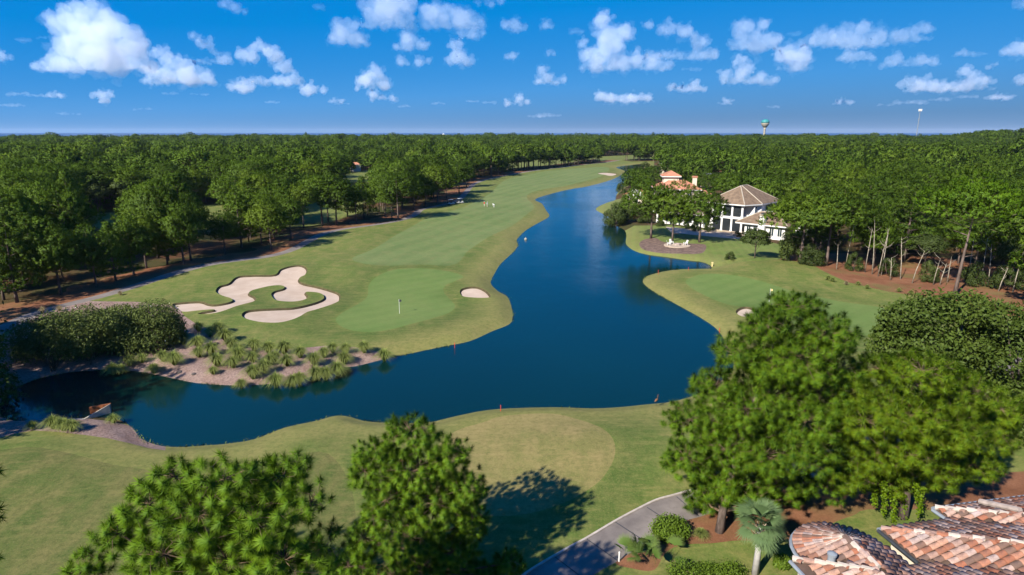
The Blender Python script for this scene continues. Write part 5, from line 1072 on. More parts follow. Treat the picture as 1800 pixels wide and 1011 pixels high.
for k in range(int(26 / PITCH)):
    u = -11 + k * PITCH
    for j in range(int(12 / EXP)):
        v = -1.98 + j * EXP
        if rd(u, v) < .02 or (v < AC[1] + .05 and abs(u - AC[0]) < AR): continue
        a, b = grad(u, v + .18)
        if b > 0 and abs(b) >= abs(a): tile_at(u, v, (0, 1))
for k in range(23):                                       # rounded end: tiles run to the point and narrow towards it
    a = math.pi + math.pi * (k + .5) / 23
    for j in range(5):
        r = AR - .02 - j * EXP
        if r < .35: continue
        tile_at(AC[0] + r * math.cos(a), AC[1] + r * math.sin(a), (-math.cos(a), -math.sin(a)), max(.22, r / AR * .95), 1.0 if r > .6 else .8)
vis = [t_ for t_ in tiles if -20 < t_[1] < 1830 and 820 < t_[2] < 1030]; vis.sort(key=lambda t_: t_[3] + (0 if t_[2] < 1012 and t_[1] < 1802 else 50))
for m, x, y, dd in vis[:290]:
    o = obj('tile', TME, deck); o.matrix_local = m
rest_t = vis[290:] + [t_ for t_ in tiles if t_ not in vis and t_[3] < 60][:0]
vs_ = set(id(t_) for t_ in vis[:290]); far_t = [t_ for t_ in tiles if id(t_) not in vs_]
if far_t:
    Vs = []; Fs = []; Ts = []
    for i, (m, *_r) in enumerate(far_t):
        A = np.array(m); Vs.append(TV @ A[:3, :3].T + A[:3, 3]); Fs.append(TF + i * len(TV)); Ts.append(np.full(len(TV), random.random()))
    o = obj('tiles', mesh_np('tiles', np.concatenate(Vs), np.concatenate(Fs), M['barrel_tile_mass'], {'tint': np.concatenate(Ts)}, True), deck); o['kind'] = 'stuff'
mo = MB()
for k in range(24):
    a = math.pi + math.pi * k / 23
    q0, q1 = [np.array([*(uv(AC[0] + r * math.cos(a), AC[1] + r * math.sin(a)) - P2), ZE + TP * (AR - r) + .10]) for r in (.12, random.uniform(.8, 1.3))]; mo.tube([q0, q1], [.03, .018], 4)
mo.build('mortar_lines', M['mortar'], deck)['kind'] = 'stuff'
# mortared hips and ridges
def cap_line(pts, r=.13):
    P = [np.array([*(uv(u, v) - P2), ZE + TP * max(0, rd(u, v)) + .05]) for u, v in pts]; a, b = P[0], P[-1]; n = max(2, int(np.linalg.norm(b - a) / .42))
    for k in range(n):
        s, e = a + (b - a) * (k / n), a + (b - a) * ((k + 1.08) / n); MB().tube([s + [0, 0, .03], e], [r * random.uniform(1.0, 1.2), r * .85], 7).build('ridge_tile', M['mortar'] if random.random() < .62 else M['barrel_tile'], deck)
cap_line([(0.05, .05), (4.0, 4.0)]); cap_line([(4.02, -.94), (8.2, 3.2)]); cap_line([(-5.45, 1.22), (-3.3, 3.4)]); cap_line([(AC[0], AC[1]), (AC[0], AC[1] + 2.0)]); cap_line([(-8.55, 2.65), (-6.6, 4.6)])
k_ = [(8.2, .6), (8.2, 3.4)]; MB().tube([np.array([*(uv(6.3, -.6) - P2), ZE + .35]), np.array([*(uv(6.5, 1.2) - P2), ZE + 1.0])], .15, 8).build('ridge_tile', M['stone'], deck)
# gutters and flashing
def gutter(a, b, mat='metal_grey', r=.09, dz=-.06):
    pa, pb = uv(*a) - P2, uv(*b) - P2; MB().tube([(*pa, ZE + dz), (*pb, ZE + dz)], r, 6).build('gutter', M[mat], HF_)
gutter((-.06, 0), (-.06, 2.4), 'dark_metal'); gutter((3.9, -.95), (3.9, -.05)); gutter((-5.56, 1.2), (-5.56, 2.6)); gutter((0, -.07), (3.9, -.07)); gutter((4, -1.06), (13, -1.06))
pts_ = [uv(AC[0] + (AR + .05) * math.cos(a), AC[1] + (AR + .05) * math.sin(a)) - P2 for a in np.linspace(math.pi, 2 * math.pi, 16)]; MB().tube([(*q, ZE - .06) for q in pts_], .08, 6).build('gutter', M['metal_grey'], HF_)
q = uv(-4.3, 2.15) - P2; MB().lathe([(.16, 0), (.16, .42), (.2, .45), (.2, .55), (.05, .62)], 14, (*q, ZE + TP * rd(-4.3, 2.15))).build('vent_pipe', M['metal_grey'], deck)
print('tiles', len(tiles), len(vis), time.time() - T0)
# ---------------------------------------------------------------- golfers, carts, flags, stakes and the rest
def person(label, pos, pose, shirt, legs, rz, h=1.76, cap_c=(.8, .8, .8)):
    "one continuous body grown with a Skin modifier; clothes follow the height along the body"
    s = h / 1.76
    if pose == 'stand': J = {'hip': (0, 0, .95), 'chest': (0, .02, 1.3), 'neck': (0, .03, 1.47), 'head': (0, .05, 1.6), 'top': (0, .05, 1.72), 'shl': (.19, .02, 1.4), 'ell': (.26, .03, 1.13), 'hal': (.24, .16, .9), 'shr': (-.19, .02, 1.4), 'elr': (-.25, .05, 1.13), 'har': (-.2, .2, .95), 'hpl': (.1, 0, .9), 'knl': (.12, .02, .5), 'anl': (.13, -.02, .09), 'tol': (.14, .14, .04), 'hpr': (-.1, 0, .9), 'knr': (-.11, .03, .5), 'anr': (-.12, 0, .09), 'tor': (-.13, .16, .04)}
    else: J = {'hip': (0, -.12, .90), 'chest': (0, .24, 1.12), 'neck': (0, .40, 1.18), 'head': (0, .50, 1.20), 'top': (0, .60, 1.24), 'shl': (.18, .30, 1.12), 'ell': (.20, .40, .86), 'hal': (.05, .46, .64), 'shr': (-.18, .30, 1.12), 'elr': (-.18, .40, .86), 'har': (-.03, .46, .62), 'hpl': (.1, -.1, .86), 'knl': (.14, .06, .48), 'anl': (.16, -.04, .09), 'tol': (.17, .12, .04), 'hpr': (-.1, -.1, .86), 'knr': (-.14, .06, .48), 'anr': (-.16, -.04, .09), 'tor': (-.17, .12, .04)}
    R_ = dict(hip=.15, chest=.165, neck=.06, head=.105, top=.08, shl=.075, ell=.05, hal=.045, shr=.075, elr=.05, har=.045, hpl=.10, knl=.07, anl=.05, tol=.045, hpr=.10, knr=.07, anr=.05, tor=.045)
    E = [('hip', 'chest'), ('chest', 'neck'), ('neck', 'head'), ('head', 'top'), ('chest', 'shl'), ('shl', 'ell'), ('ell', 'hal'), ('chest', 'shr'), ('shr', 'elr'), ('elr', 'har'), ('hip', 'hpl'), ('hpl', 'knl'), ('knl', 'anl'), ('anl', 'tol'), ('hip', 'hpr'), ('hpr', 'knr'), ('knr', 'anr'), ('anr', 'tor')]
    k = list(J); me = bpy.data.meshes.new('body'); me.from_pydata([tuple(c * s for c in J[j]) for j in k], [(k.index(a), k.index(b)) for a, b in E], [])
    e = empty('person', tuple(pos), label, 'person', None, rz); o = obj('body', me, e); md = o.modifiers.new('skin', 'SKIN'); o.modifiers.new('sub', 'SUBSURF').render_levels = 2
    for i, j in enumerate(k): me.skin_vertices[0].data[i].radius = (R_[j] * s, R_[j] * s); me.skin_vertices[0].data[i].use_root = (j == 'hip')
    t = MT('clothes_%d' % len(bpy.data.materials)); sx = t.node('ShaderNodeSeparateXYZ'); t.L(t.co(), sx.inputs[0]); zc = t.math('DIVIDE', sx.outputs[2], h)
    if pose == 'stand': t.color(t.ramp(zc, [(0., (.1, .08, .07)), (.04, legs), (.53, legs), (.535, shirt), (.84, shirt), (.845, (.45, .27, .19))]))
    else: t.color(t.ramp(zc, [(0., (.1, .08, .07)), (.04, legs), (.50, legs), (.505, shirt), (1., shirt)]))
    me.materials.append(t.m)
    hp_ = np.array(J['top']) * s; MB().lathe([(.115, -.03), (.11, .03), (.07, .075), (.01, .09)], 12, tuple(hp_ - [0, 0, .05])).build('cap', plain('cap_%d' % len(bpy.data.materials), cap_c), e, smooth=True); return e
p = gp(851.5, 364.2); person('golfer in a red shirt and pale shorts standing on the fairway', p, 'stand', (.6, .03, .03), (.55, .5, .42), 2.2)
p = gp(856.5, 364.8); person('golfer in white beside the red shirted golfer', p, 'stand', (.8, .8, .78), (.62, .56, .46), -1.9)
p = gp(868.5, 366.2); e = person('golfer in white bending over the ball right of the others', p, 'bend', (.82, .82, .82), (.75, .73, .7), 1.2)
q = np.array([p[0], p[1], p[2]]); MB().tube([(.02, .46, .66), (.0, .85, .03)], .012, 5).build('golf_club', M['metal_grey'], None, tuple(q), 1.2)
meta(bpy.data.objects['golf_club'], 'golf club held by the bending golfer', 'golf club')
def cart(pos, rz, label):
    e = empty('golf_cart', tuple(pos), label, 'golf cart', 'golf carts on the path', rz)
    b = MB(); b.prism([(-1.15, -.58), (1.2, -.5), (1.2, .5), (-1.15, .58)], .28, .5); b.add([(.55, -.52, .5), (1.2, -.46, .5), (1.2, .46, .5), (.55, .52, .5), (.6, -.5, .95), (1.0, -.42, .78), (1.0, .42, .78), (.6, .5, .95)], [(0, 1, 5, 4), (1, 2, 6, 5), (2, 3, 7, 6), (3, 0, 4, 7), (4, 5, 6, 7)]); b.box(-1.15, -.3, -.56, .56, .5, .72); b.build('body', M['white_paint'], e)
    MB().box(-.35, .2, -.52, .52, .72, .84).build('seat', M['dark_metal'], e); MB().box(-.45, -.34, -.52, .52, .84, 1.25).build('backrest', M['dark_metal'], e)
    r = MB(); r.prism([(-1.0, -.6), (.75, -.55), (.75, .55), (-1.0, .6)], 1.82, 1.9); r.build('roof', M['white_paint'], e)
    for x, y in ((.68, -.48), (.68, .48), (-.85, -.52), (-.85, .52)): MB().tube([(x, y, .7), (x - (.1 if x > 0 else 0), y, 1.84)], .025, 6).build('post', M['metal_grey'], e)
    MB().add([(.72, -.46, .95), (.72, .46, .95), (.6, .46, 1.78), (.6, -.46, 1.78)], [(0, 1, 2, 3)]).build('windscreen', M['blue_glass'], e)
    MB().tube([(.55, .25, .95), (.42, .25, 1.08)], .1, 8).build('steering_wheel', M['dark_metal'], e)
    for y in (-.25, .25): MB().tube([(-1.2, y, .55), (-1.28, y, 1.35)], [.13, .16], 8).build('golf_bag', M['dark_metal'], e)
    for x in (-.75, .85):
        for y in (-.55, .55):
            w = MB(); w.tube([(x, y - .1, .24), (x, y + .1, .24)], .24, 14); w = w.build('wheel', M['black_rubber'], e); MB().tube([(x, y - .11, .24), (x, y + .11, .24)], .12, 10).build('rim', M['metal_grey'], w)
cart(gp(793, 361), math.radians(25), 'white golf cart parked on the path, the left one'); cart(gp(809, 359), math.radians(35), 'golf cart with white roof parked nearest the golfers')
def flag(px, py, h, label, cl, fl=True):
    p = gp(px, py); e = empty('flagstick', tuple(p), label, 'flagstick'); MB().tube([(0, 0, -.1), (0, 0, h)], .026, 8).build('pole', M['white_paint'], e)
    f = MB(); f.add([(.02, 0, h - .42), (.02, 0, h - .02), (.2, .07, h - .05), (.36, .02, h - .12), (.36, .02, h - .36), (.2, .08, h - .40)], [(0, 5, 2, 1), (5, 4, 3, 2)]); o = f.build('flag', M[cl], e); o.modifiers.new('thick', 'SOLIDIFY').thickness = .01; return e
flag(702.3, 549, 2.2, 'white flagstick with dark flag on the near putting green', 'dark_metal'); flag(1352, 532, 2.2, 'flagstick with cream flag peeking above the big pine', 'yellow_cloth')
for x, y, h, lb in ((880, 719.5, .6, 'red stake on the near shore of the lake'), (799, 604, .7, 'red stake on the shore below the putting green'), (1265, 577, .6, 'red stake on the right shore beside the pine top'), (1157, 481, .7, 'red stake at the left tip of the right fairway'), (1210, 476, .6, 'small red stake by the inlet of the right fairway')):
    p = gp(x, y); o = MB(); o.box(-.03, .03, -.03, .03, -.2, h); o.add([(-.03, -.03, h), (.03, -.03, h), (.03, .03, h), (-.03, .03, h), (0, 0, h + .06)], [(0, 1, 4), (1, 2, 4), (2, 3, 4), (3, 0, 4)]); meta(o.build('stake', M['red_paint'], None, tuple(p)), lb, 'stake', 'red stakes along the water')
p = gp(1088.2, 983.5); o = MB(); o.prism([(.045 * math.cos(a), .045 * math.sin(a)) for a in np.linspace(0, 6.28, 9)[:-1]], -.2, .62); o.lathe([(.055, .62), (.055, .66), (.03, .7)], 8); meta(o.build('marker_post', M['white_paint'], None, tuple(p)), 'short white marker post at the corner of the cart path', 'post')
p = gp(1252, 464); o = MB(); o.box(-.12, .12, -.12, .12, -.1, .75); o.box(-.16, .16, -.16, .16, .75, .95); meta(o.build('marker_post', M['yellow_cloth'], None, tuple(p)), 'small yellow post at the end of the inlet', 'post')
# concrete outlet at the lake end
p = G(158, 733, WATERZ); e = empty('drain_outlet', tuple(p), 'rust stained concrete outlet with angled wall at the lake end', 'drain', None, .15); e.scale = (.72, .72, .72)
w = MB(); w.add([(-.2, -.9, -.5), (2.2, .9, -.5), (2.2, 1.15, -.5), (-.4, -.75, -.5), (-.2, -.9, .15), (2.2, .9, 1.25), (2.2, 1.15, 1.25), (-.4, -.75, .15)], [(0, 1, 5, 4), (1, 2, 6, 5), (2, 3, 7, 6), (3, 0, 4, 7), (4, 5, 6, 7)]); w.build('wing_wall', M['concrete'], e)
w = MB(); w.add([(-.4, .95, -.5), (2.2, 1.16, -.5), (2.2, 1.4, -.5), (-.4, 1.2, -.5), (-.4, .95, .95), (2.2, 1.16, 1.25), (2.2, 1.4, 1.25), (-.4, 1.2, .95)], [(0, 1, 5, 4), (1, 2, 6, 5), (2, 3, 7, 6), (3, 0, 4, 7), (4, 5, 6, 7)]); w.build('head_wall', M['rust'], e)
MB().box(-2.3, -.2, -1.0, -.6, -.5, .12).build('sill', M['concrete'], e)
# fire pit and chairs
p = gp(1190, 434.5); o = MB(); o.lathe([(3.0, -.1), (3.0, .10), (2.9, .12), (0.1, .12)], 28); meta(o.build('fire_pit_terrace', M['patio_stone'], None, tuple(p)), 'round pale stone terrace around the fire pit on the house lawn', 'terrace')
o = MB(); o.lathe([(.8, .12), (.8, .5), (.55, .5), (.55, .3), (.05, .3)], 18); meta(o.build('fire_pit', M['stone'], None, tuple(p)), 'round stone fire pit in the middle of the lawn terrace', 'fire pit')
def chair(pos, rz, lb):
    e = empty('garden_chair', tuple(pos), lb, 'chair', 'chairs round the fire pit', rz)
    for k in range(5): MB().box(-.3 + k * .125, -.2 + k * .125, -.32, .3, .36, .40).build('seat_slat', M['white_paint'], e)
    for k in range(5): MB().add([(-.3 + k * .125, .28, .38), (-.2 + k * .125, .28, .38), (-.2 + k * .125, .5, 1.1 - .02 * abs(k - 2)), (-.3 + k * .125, .5, 1.1 - .02 * abs(k - 2)), (-.3 + k * .125, .32, .38), (-.2 + k * .125, .32, .38), (-.2 + k * .125, .54, 1.1), (-.3 + k * .125, .54, 1.1)], [(0, 1, 2, 3), (5, 4, 7, 6), (0, 4, 5, 1), (3, 2, 6, 7), (0, 3, 7, 4), (1, 5, 6, 2)]).build('back_slat', M['white_paint'], e)
    for x in (-.36, .36):
        MB().box(x - .05, x + .05, -.34, .34, .56, .60).build('armrest', M['white_paint'], e)
        for y in (-.3, .26): MB().box(x - .04, x + .04, y - .04, y + .04, 0, .56).build('leg', M['white_paint'], e)
for dx, dy, a, lb in ((-2.0, -.1, 1.3, 'white garden chair on the left of the fire pit'), (-1.0, 1.5, .4, 'white garden chair behind the fire pit'), (2.0, .2, -1.2, 'white garden chair on the right of the fire pit')): chair((p[0] + dx, p[1] + dy, p[2] + .12), a, lb)
# stones on the planted bank
for i, (x, y, r, lb) in enumerate([(315, 650, .3, 'dark stone on the left slope of the planted bank'), (340, 654, .24, 'second dark stone on the left slope of the planted bank'), (375, 655, .26, 'dark stone low on the bank above the water')]):
    p = gp(x, y); R = np.random.default_rng(i + 60); b = bmesh.new(); bmesh.ops.create_icosphere(b, subdivisions=2, radius=r)
    for v in b.verts: v.co = Vector((v.co.x * R.uniform(.9, 1.3), v.co.y * R.uniform(.9, 1.2), v.co.z * .6))
    me = bpy.data.meshes.new('stone'); b.to_mesh(me); b.free(); me.materials.append(M['dark_stone']); meta(obj('stone', me, None, tuple(p)), lb, 'stone', 'stones on the bank')
# distant things
p = G(1344, 231, CAMZ) if False else np.array([(1344 - 900) / FPX * 1500, 1500, 0.]); p[0] /= math.cos(PIT) ** 0; p[0] = (1344 - 900) / FPX * (1500 * math.cos(PIT) + (CAMZ - 30) * math.sin(PIT)); z0 = gz(p[0], p[1])
e = empty('water_tower', (p[0], p[1], z0), 'water tower with teal top and beige bowl rising above the wood', 'water tower'); MB().lathe([(5, 0), (3.0, 6), (2.3, 12), (2.2, 30), (3.4, 33)], 18).build('stem', M['tank_beige'], e, smooth=True)
MB().lathe([(3.2, 33), (7.2, 38.5), (9.0, 42), (9.15, 43.5)], 28).build('bowl', M['tank_beige'], e, smooth=True); MB().lathe([(9.2, 43.4), (9.0, 47), (7.4, 50), (4.2, 51.8), (.2, 52.4)], 28).build('dome', M['tank_teal'], e, smooth=True)
d = 900.; x = (1612 - 900) / FPX * (d * math.cos(PIT)); z0 = gz(x, d); e = empty('phone_mast', (x, d, z0), 'grey phone mast with antenna platform above the right wood', 'mast'); hm = 56 - z0
MB().tube([(0, 0, 0), (0, 0, hm)], [.75, .32], 10).build('pole', M['metal_grey'], e); MB().lathe([(1.9, hm - 1.6), (1.9, hm - 1.3)], 12).build('platform', M['metal_grey'], e)
for k in range(9): a = k * .698; MB().box(1.8 * math.cos(a) - .3, 1.8 * math.cos(a) + .3, 1.8 * math.sin(a) - .3, 1.8 * math.sin(a) + .3, hm - 2.6, hm + .4).build('antenna', M['white_paint'], e)
MB().tube([(0, 0, hm * .72), (0, 0, hm * .75)], 1.0, 8).build('lower_platform', M['metal_grey'], e); MB().tube([(.6, 0, hm), (.6, 0, hm + 4)], .09, 6).build('whip', M['metal_grey'], e)
def boat(px, dist_, L, lb, sail=False):
    x = (px - 900) / FPX * dist_; e = empty('boat', (x, dist_, -.8), lb, 'boat', 'boats on the sea', random.uniform(-.4, .4)); h = L * .16
    MB().add([(-L / 2, -L * .13, h), (L * .3, -L * .13, h), (L / 2, 0, h * 1.25), (L * .3, L * .13, h), (-L / 2, L * .13, h), (-L / 2, -L * .1, -.3), (L * .25, -L * .09, -.3), (L * .42, 0, -.3), (L * .25, L * .09, -.3), (-L / 2, L * .1, -.3)], [(0, 1, 2, 3, 4), (0, 5, 6, 1), (1, 6, 7, 2), (2, 7, 8, 3), (3, 8, 9, 4), (4, 9, 5, 0)]).build('hull', M['white_paint'], e)
    MB().box(-L * .25, L * .18, -L * .09, L * .09, h, h * 1.9).build('cabin', M['white_paint'], e); MB().box(-L * .2, L * .1, -L * .08, L * .08, h * 1.9, h * 2.5).build('flybridge', M['white_paint'], e); MB().tube([(-.05 * L, 0, h * 2.5), (-.05 * L, 0, h * 4)], .02 * L, 6).build('mast', M['white_paint'], e)
boat(66, 3200, 17, 'white boat on the sea near the left edge above the wood'); boat(783, 6000, 26, 'white boat on the horizon above the fairway trees'); boat(1290, 5200, 16, 'small white boat left of the water tower'); boat(1055, 6500, 16, 'tiny white boat above the far end of the lake')
# heron-like bird on the shore and a float in the lake
p = G(924, 421, WATERZ); o = MB(); o.lathe([(.32, -.1), (.36, .12), (.28, .3), (.12, .38)], 12); o.tube([(0, 0, .38), (0, 0, .62)], .05, 6); meta(o.build('float', M['tank_beige'], None, tuple(p)), 'small pale float on the water near the left shore', 'float')
p = gp(1154, 709); e = empty('bird', tuple(p), 'brown wading bird standing at the near shore left of pine', 'bird', None, .8)
bd = MB(); bd.tube([(-.38, 0, .50), (-.2, 0, .58), (0, 0, .62), (.14, 0, .66), (.17, 0, .82), (.14, 0, .98), (.2, 0, 1.07), (.27, 0, 1.06)], [.02, .09, .13, .09, .045, .038, .05, .02], 8); bd.build('body', M['cone_brown'], e, smooth=True); MB().tube([(.26, 0, 1.06), (.42, 0, 1.03)], [.018, .005], 5).build('beak', M['dark_metal'], e)
for y in (-.05, .05): MB().tube([(.0, y, .55), (.03, y, .28), (0, y, -.05)], .014, 5).build('leg', M['dark_metal'], e)
print('things', time.time() - T0)
# ---------------------------------------------------------------- clouds: real volumes far out over the sea
t = bpy.data.materials.new('cloud'); t.use_nodes = True; n_ = t.node_tree; n_.nodes.clear()
out = n_.nodes.new('ShaderNodeOutputMaterial'); v_ = n_.nodes.new('ShaderNodeVolumeScatter'); v_.inputs['Color'].default_value = (.21, .25, .325, 1); v_.inputs['Density'].default_value = .0068; v_.inputs['Anisotropy'].default_value = .1
n_.links.new(v_.outputs[0], out.inputs['Volume']); M['cloud'] = t
t2 = t.copy(); t2.name = 'thin_cloud'; t2.node_tree.nodes['Volume Scatter'].inputs['Density'].default_value = .003; M['thin_cloud'] = t2
t3 = t.copy(); t3.name = 'cloud_fringe'; t3.node_tree.nodes['Volume Scatter'].inputs['Density'].default_value = .0022; M['cloud_fringe'] = t3
def ico(sub):
    b = bmesh.new(); bmesh.ops.create_icosphere(b, subdivisions=sub, radius=1); v = np.array([x.co[:] for x in b.verts]); f = np.array([[q.index for q in x.verts] for x in b.faces]); b.free(); return v, f
IV, IF = ico(2)
CL = [('big towering cloud in the upper left sky', [(120, 42, 30), (165, 38, 36), (205, 60, 38), (238, 92, 28), (150, 82, 42), (100, 105, 24), (190, 102, 36), (72, 116, 13), (130, 112, 24), (250, 112, 20)]),
 ('cloud just right of the big left cloud', [(285, 95, 16), (310, 112, 20), (330, 134, 24), (365, 138, 17), (290, 132, 20), (265, 120, 14)]), ('small slanting cloud above the gap right of the left cloud', [(345, 66, 10), (362, 78, 14), (395, 105, 14), (378, 92, 9)]), ('small puff below the slanting cloud', [(425, 153, 16), (408, 152, 10), (440, 152, 10)]),
 ('arched cloud left of centre', [(436, 97, 17), (455, 82, 14), (478, 96, 18), (500, 118, 16), (518, 138, 14), (492, 142, 13)]), ('flat cloud low beside the arched one', [(545, 157, 15), (568, 158, 9), (530, 156, 8)]), ('narrow stacked cloud left of centre', [(655, 117, 9), (642, 138, 17), (662, 132, 17), (676, 150, 14), (630, 144, 10)]), ('small cloud beneath the narrow stacked cloud', [(655, 167, 11), (690, 173, 9), (672, 170, 7)]),
 ('cloud at the top left of centre', [(610, 58, 26), (638, 70, 14), (584, 67, 12), (622, 45, 12)]), ('bright cloud cut by the top edge', [(680, 18, 34), (655, 28, 22), (712, 38, 22), (700, 6, 32), (640, 8, 14)]), ('long grey cloud at the top centre', [(750, 28, 22), (782, 26, 24), (812, 32, 24), (840, 42, 16), (765, 16, 16)]), ('flat cloud under the long grey one', [(830, 59, 14), (812, 58, 10), (848, 58, 8)]),
 ('small triangular cloud near the top centre', [(718, 72, 20), (742, 80, 14), (698, 82, 11), (712, 62, 10)]), ('bright upright cloud at the centre', [(800, 78, 14), (806, 98, 20), (826, 108, 13), (792, 106, 12)]), ('pair of small puffs left of the upright cloud', [(706, 107, 12), (735, 108, 12), (755, 106, 7)]), ('ragged cloud right of the long grey one', [(905, 45, 15), (888, 42, 11), (920, 50, 9)]), ('small high puff right of centre', [(958, 43, 11), (970, 46, 7)]), ('small flat puff at centre', [(903, 99, 11), (890, 100, 7)]),
 ('hooked bright cloud right of centre', [(953, 122, 11), (962, 138, 14), (990, 140, 9), (946, 142, 9), (978, 145, 8)]), ('large bright cumulus right of centre', [(1058, 36, 20), (1068, 62, 26), (1100, 58, 20), (1038, 95, 20), (1050, 113, 20), (1090, 108, 22), (1120, 104, 18), (1148, 110, 17), (1174, 113, 10), (1072, 85, 26), (1025, 76, 11)]), ('arching cloud right of the large cumulus', [(1140, 44, 11), (1172, 50, 16), (1202, 55, 18), (1228, 74, 18), (1245, 96, 15), (1222, 98, 12), (1256, 94, 9)]),
 ('cloud pair at the upper right', [(1310, 52, 22), (1342, 42, 15), (1298, 78, 16), (1336, 74, 26), (1366, 70, 13)]), ('bright round cloud below the upper right pair', [(1396, 98, 26), (1378, 94, 20), (1410, 108, 18), (1400, 116, 16)]), ('low cloud with a point right of centre', [(1298, 106, 13), (1310, 122, 17), (1275, 132, 13), (1336, 136, 14), (1355, 143, 11), (1300, 134, 13)]),
 ('long cloud in the upper right', [(1445, 66, 20), (1482, 62, 22), (1516, 48, 17), (1545, 66, 20), (1420, 74, 14), (1500, 72, 20)]), ('curled cloud at the end of the long one', [(1585, 62, 18), (1615, 50, 14), (1632, 52, 11), (1602, 66, 12)]), ('puff beneath the long cloud', [(1498, 97, 17), (1528, 99, 12), (1478, 104, 8)]), ('second puff beneath the long cloud', [(1575, 103, 14), (1560, 112, 10), (1590, 114, 8)]), ('flat puff at the right', [(1622, 106, 14), (1640, 107, 11), (1606, 106, 9)]),
 ('low broken cloud at the right', [(1602, 145, 14), (1630, 150, 16), (1655, 153, 14), (1680, 154, 14)]), ('stacked low cloud at the far right', [(1695, 126, 13), (1712, 140, 15), (1735, 142, 10), (1700, 152, 13), (1745, 115, 8)]), ('small cloud low right of centre', [(1055, 168, 11), (1072, 172, 12), (1108, 171, 12), (1140, 172, 9), (1090, 174, 8)]), ('small bright cloud low right', [(1220, 150, 13), (1202, 155, 10), (1236, 156, 7), (1178, 152, 7)]), ('small low cloud at centre right', [(912, 174, 10), (892, 180, 9), (928, 180, 7)]),
 ('tiny puff above the hooked cloud', [(965, 92, 8), (973, 95, 6)]), ('small puff low between the large cumulus and the water tower', [(1185, 150, 8), (1196, 153, 6)]), ('small puff low right of the water tower', [(1480, 178, 7), (1494, 180, 6), (1470, 181, 5)]), ('small puff low left of the water tower', [(1275, 176, 7), (1286, 178, 6)]), ('small puff low left of centre', [(590, 176, 7), (602, 178, 6), (580, 179, 4)]), ('small puff above the right broken cloud', [(1690, 92, 9), (1702, 95, 7), (1680, 96, 6)]), ('small puff low at the far left', [(95, 166, 8), (110, 168, 7), (84, 169, 5)]), ('small puff low at the far right', [(1755, 168, 9), (1770, 171, 7), (1742, 172, 6)]),
 ('small heart shaped puff low left', [(175, 166, 10), (190, 166, 10), (183, 176, 9)]), ('small cloud at the top left of centre', [(400, 8, 13), (415, 14, 11), (430, 20, 8)]), ('cloud edge at the right border', [(1790, 86, 18), (1812, 80, 20), (1770, 92, 10)]), ('small puff at the right border', [(1796, 140, 12), (1810, 142, 12)]), ('cloud at the top right corner', [(1795, 4, 12), (1812, 6, 14)]), ('cloud edge at the left border', [(2, 100, 12), (-10, 96, 14), (14, 102, 6)]), ('small cloud at the top edge right of centre', [(862, 6, 10), (880, 2, 9), (840, 4, 8)])]
THIN = [(30, 165, 18, 4), (60, 168, 12, 3), (350, 166, 14, 3), (300, 164, 10, 3), (965, 203, 18, 4), (940, 205, 10, 3), (1275, 182, 10, 3), (1360, 188, 8, 3), (830, 178, 10, 3), (770, 182, 10, 3), (600, 182, 12, 3), (20, 185, 16, 4), (1600, 180, 22, 5), (1650, 175, 16, 4), (1700, 170, 18, 4), (1560, 184, 14, 3), (1760, 170, 16, 5), (710, 187, 9, 3), (860, 180, 10, 3), (120, 200, 18, 3), (250, 192, 14, 3), (480, 180, 10, 3), (40, 70, 12, 4), (75, 66, 8, 3), (560, 12, 6, 5), (1015, 55, 9, 6), (1395, 60, 8, 5), (1215, 121, 16, 4), (1720, 95, 12, 4)]
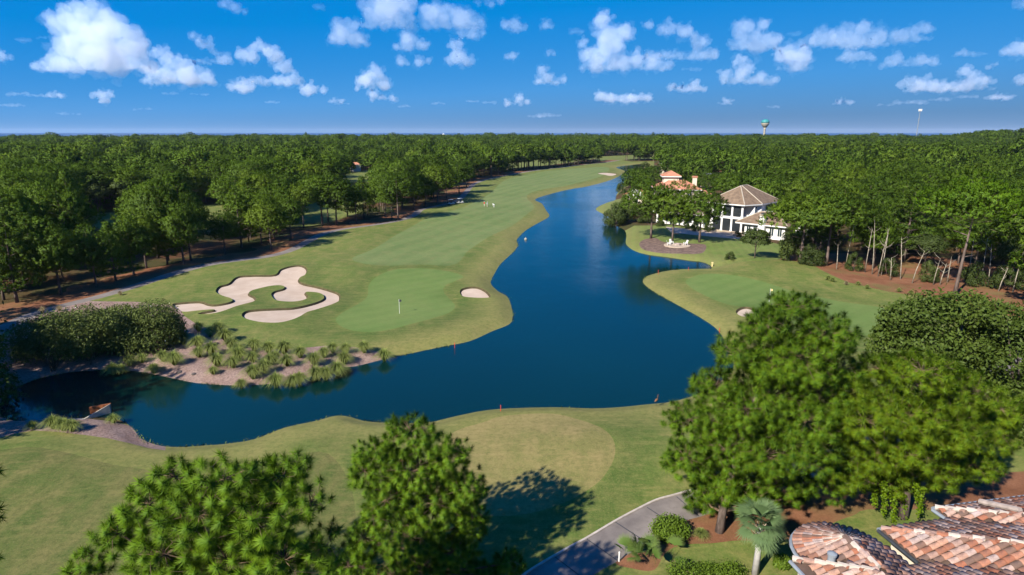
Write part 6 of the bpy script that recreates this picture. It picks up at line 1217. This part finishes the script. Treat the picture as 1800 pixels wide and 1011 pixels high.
def cloud(label, lumps, flat=1.0, mat='cloud', group=None):
    R = np.random.default_rng(abs(hash(label)) % 9999 if False else int(lumps[0][0] * 7 + lumps[0][1] * 13) % 9999)
    base = max(y + r * .6 for x, y, r in lumps); D = 950 / max(.05, (233 - base) / FPX); V = []; F = []; n = 0; px = D / FPX
    if mat == 'cloud':
        x0, x1 = min(x - r * .7 for x, y, r in lumps), max(x + r * .7 for x, y, r in lumps); nb_ = max(2, int((x1 - x0) / 11)); rb = min(9.0, max(4.0, (x1 - x0) * .09))
        lumps = list(lumps) + [(x0 + (x1 - x0) * (k + .5) / nb_, base - rb * .7 + R.uniform(-2, 1), rb * R.uniform(.8, 1.25)) for k in range(nb_)]
    for x, y, r in lumps:
        c = CP + ray(x, y) * D; Rr = r * px * 1.08
        for j in range(26):
            if j == 0: q, rr = c, Rr * .72
            elif j < 3: q, rr = c + np.array([R.uniform(-.4, .4), R.uniform(.6, 1.5) * (1 if j == 1 else -1), R.uniform(-.3, .1)]) * Rr, Rr * R.uniform(.5, .7)
            else:
                d = unit(R.normal(size=3)); q = c + d * Rr * R.uniform(.45, .95) * [1, 1, flat]; rr = Rr * R.uniform(.13, .40) * (1.15 if d[2] > 0 else .8)
                if q[2] - rr < (CP + ray(x, base) * D)[2]: q[2] = max(q[2], (CP + ray(x, base) * D)[2] + rr * .4)
            V.append(IV * rr * [1, 1, flat] + q); F.append(IF + n); n += len(IV)
    V = np.concatenate(V); F = np.concatenate(F); cen_ = V.mean(0)
    me = mesh_np('cloud', V - cen_, F, M[mat]); o = meta(obj('cloud', me, None, tuple(cen_)), label, 'cloud', group)
    if mat == 'cloud':   # torn, thinner edge around the dense core
        V3 = []; F3 = []; n3 = 0
        for x, y, r in lumps:
            c = CP + ray(x, y) * D; Rr = r * px
            for j in range(14):
                d = unit(R.normal(size=3)); rr = Rr * R.uniform(.25, .5); V3.append(IV * rr + c + d * Rr * R.uniform(.6, 1.15)); F3.append(IF + n3); n3 += len(IV)
        fo3 = obj('fringe', mesh_np('fringe', np.concatenate(V3) - cen_, np.concatenate(F3), M['cloud_fringe']), o)
        m = fo3.modifiers.new('union', 'REMESH'); m.mode = 'VOXEL'; m.voxel_size = px * 1.8
        for s, stg in ((9, 11.0), (4, 6.0)):
            tx = bpy.data.textures.new('cloud_noise', 'CLOUDS'); tx.noise_scale = px * s; tx.noise_depth = 3; dm = fo3.modifiers.new('billow', 'DISPLACE'); dm.texture = tx; dm.strength = px * stg; dm.mid_level = .6; dm.texture_coords = 'GLOBAL'
    m = o.modifiers.new('union', 'REMESH'); m.mode = 'VOXEL'; m.voxel_size = px * (1.5 if mat == 'cloud' else 1.2)
    for s, stg in ((12, 9.0), (4.5, 5.0), (2, 2.0)):
        tx = bpy.data.textures.new('cloud_noise', 'CLOUDS'); tx.noise_scale = px * s; tx.noise_depth = 2; dm = o.modifiers.new('billow', 'DISPLACE'); dm.texture = tx; dm.strength = px * stg * (1 if mat == 'cloud' else .5); dm.mid_level = .55; dm.texture_coords = 'GLOBAL'
for lb, lu in CL: cloud(lb, lu, .9, 'cloud', 'cumulus clouds')
for i, (x, y, w, h) in enumerate(THIN): cloud('%s faint wisp of cloud from the left in the hazy sky' % ordinal(sorted(q[0] for q in THIN).index(x)), [(x + k * w * .8, y + random.uniform(-1, 1), h * 1.5 * random.uniform(.7, 1.2)) for k in (-1.2, -.6, 0, .6, 1.2)], .6, 'thin_cloud', 'faint wisps of cloud')
print('clouds', time.time() - T0)
# ---------------------------------------------------------------- air
hv = bpy.data.materials.new('haze'); hv.use_nodes = True; hn = hv.node_tree; hn.nodes.clear(); ho = hn.nodes.new('ShaderNodeOutputMaterial'); pv = hn.nodes.new('ShaderNodeVolumePrincipled')
pv.inputs['Color'].default_value = (.62, .78, 1, 1); pv.inputs['Density'].default_value = .000025; pv.inputs['Anisotropy'].default_value = 0.0; hn.links.new(pv.outputs[0], ho.inputs['Volume'])
hb = MB().box(-11700, 11700, -130, 12700, -2.4, 72).build('haze', hv); meta(hb, 'thin blue haze lying over the wood and sea', 'haze', kind='stuff')
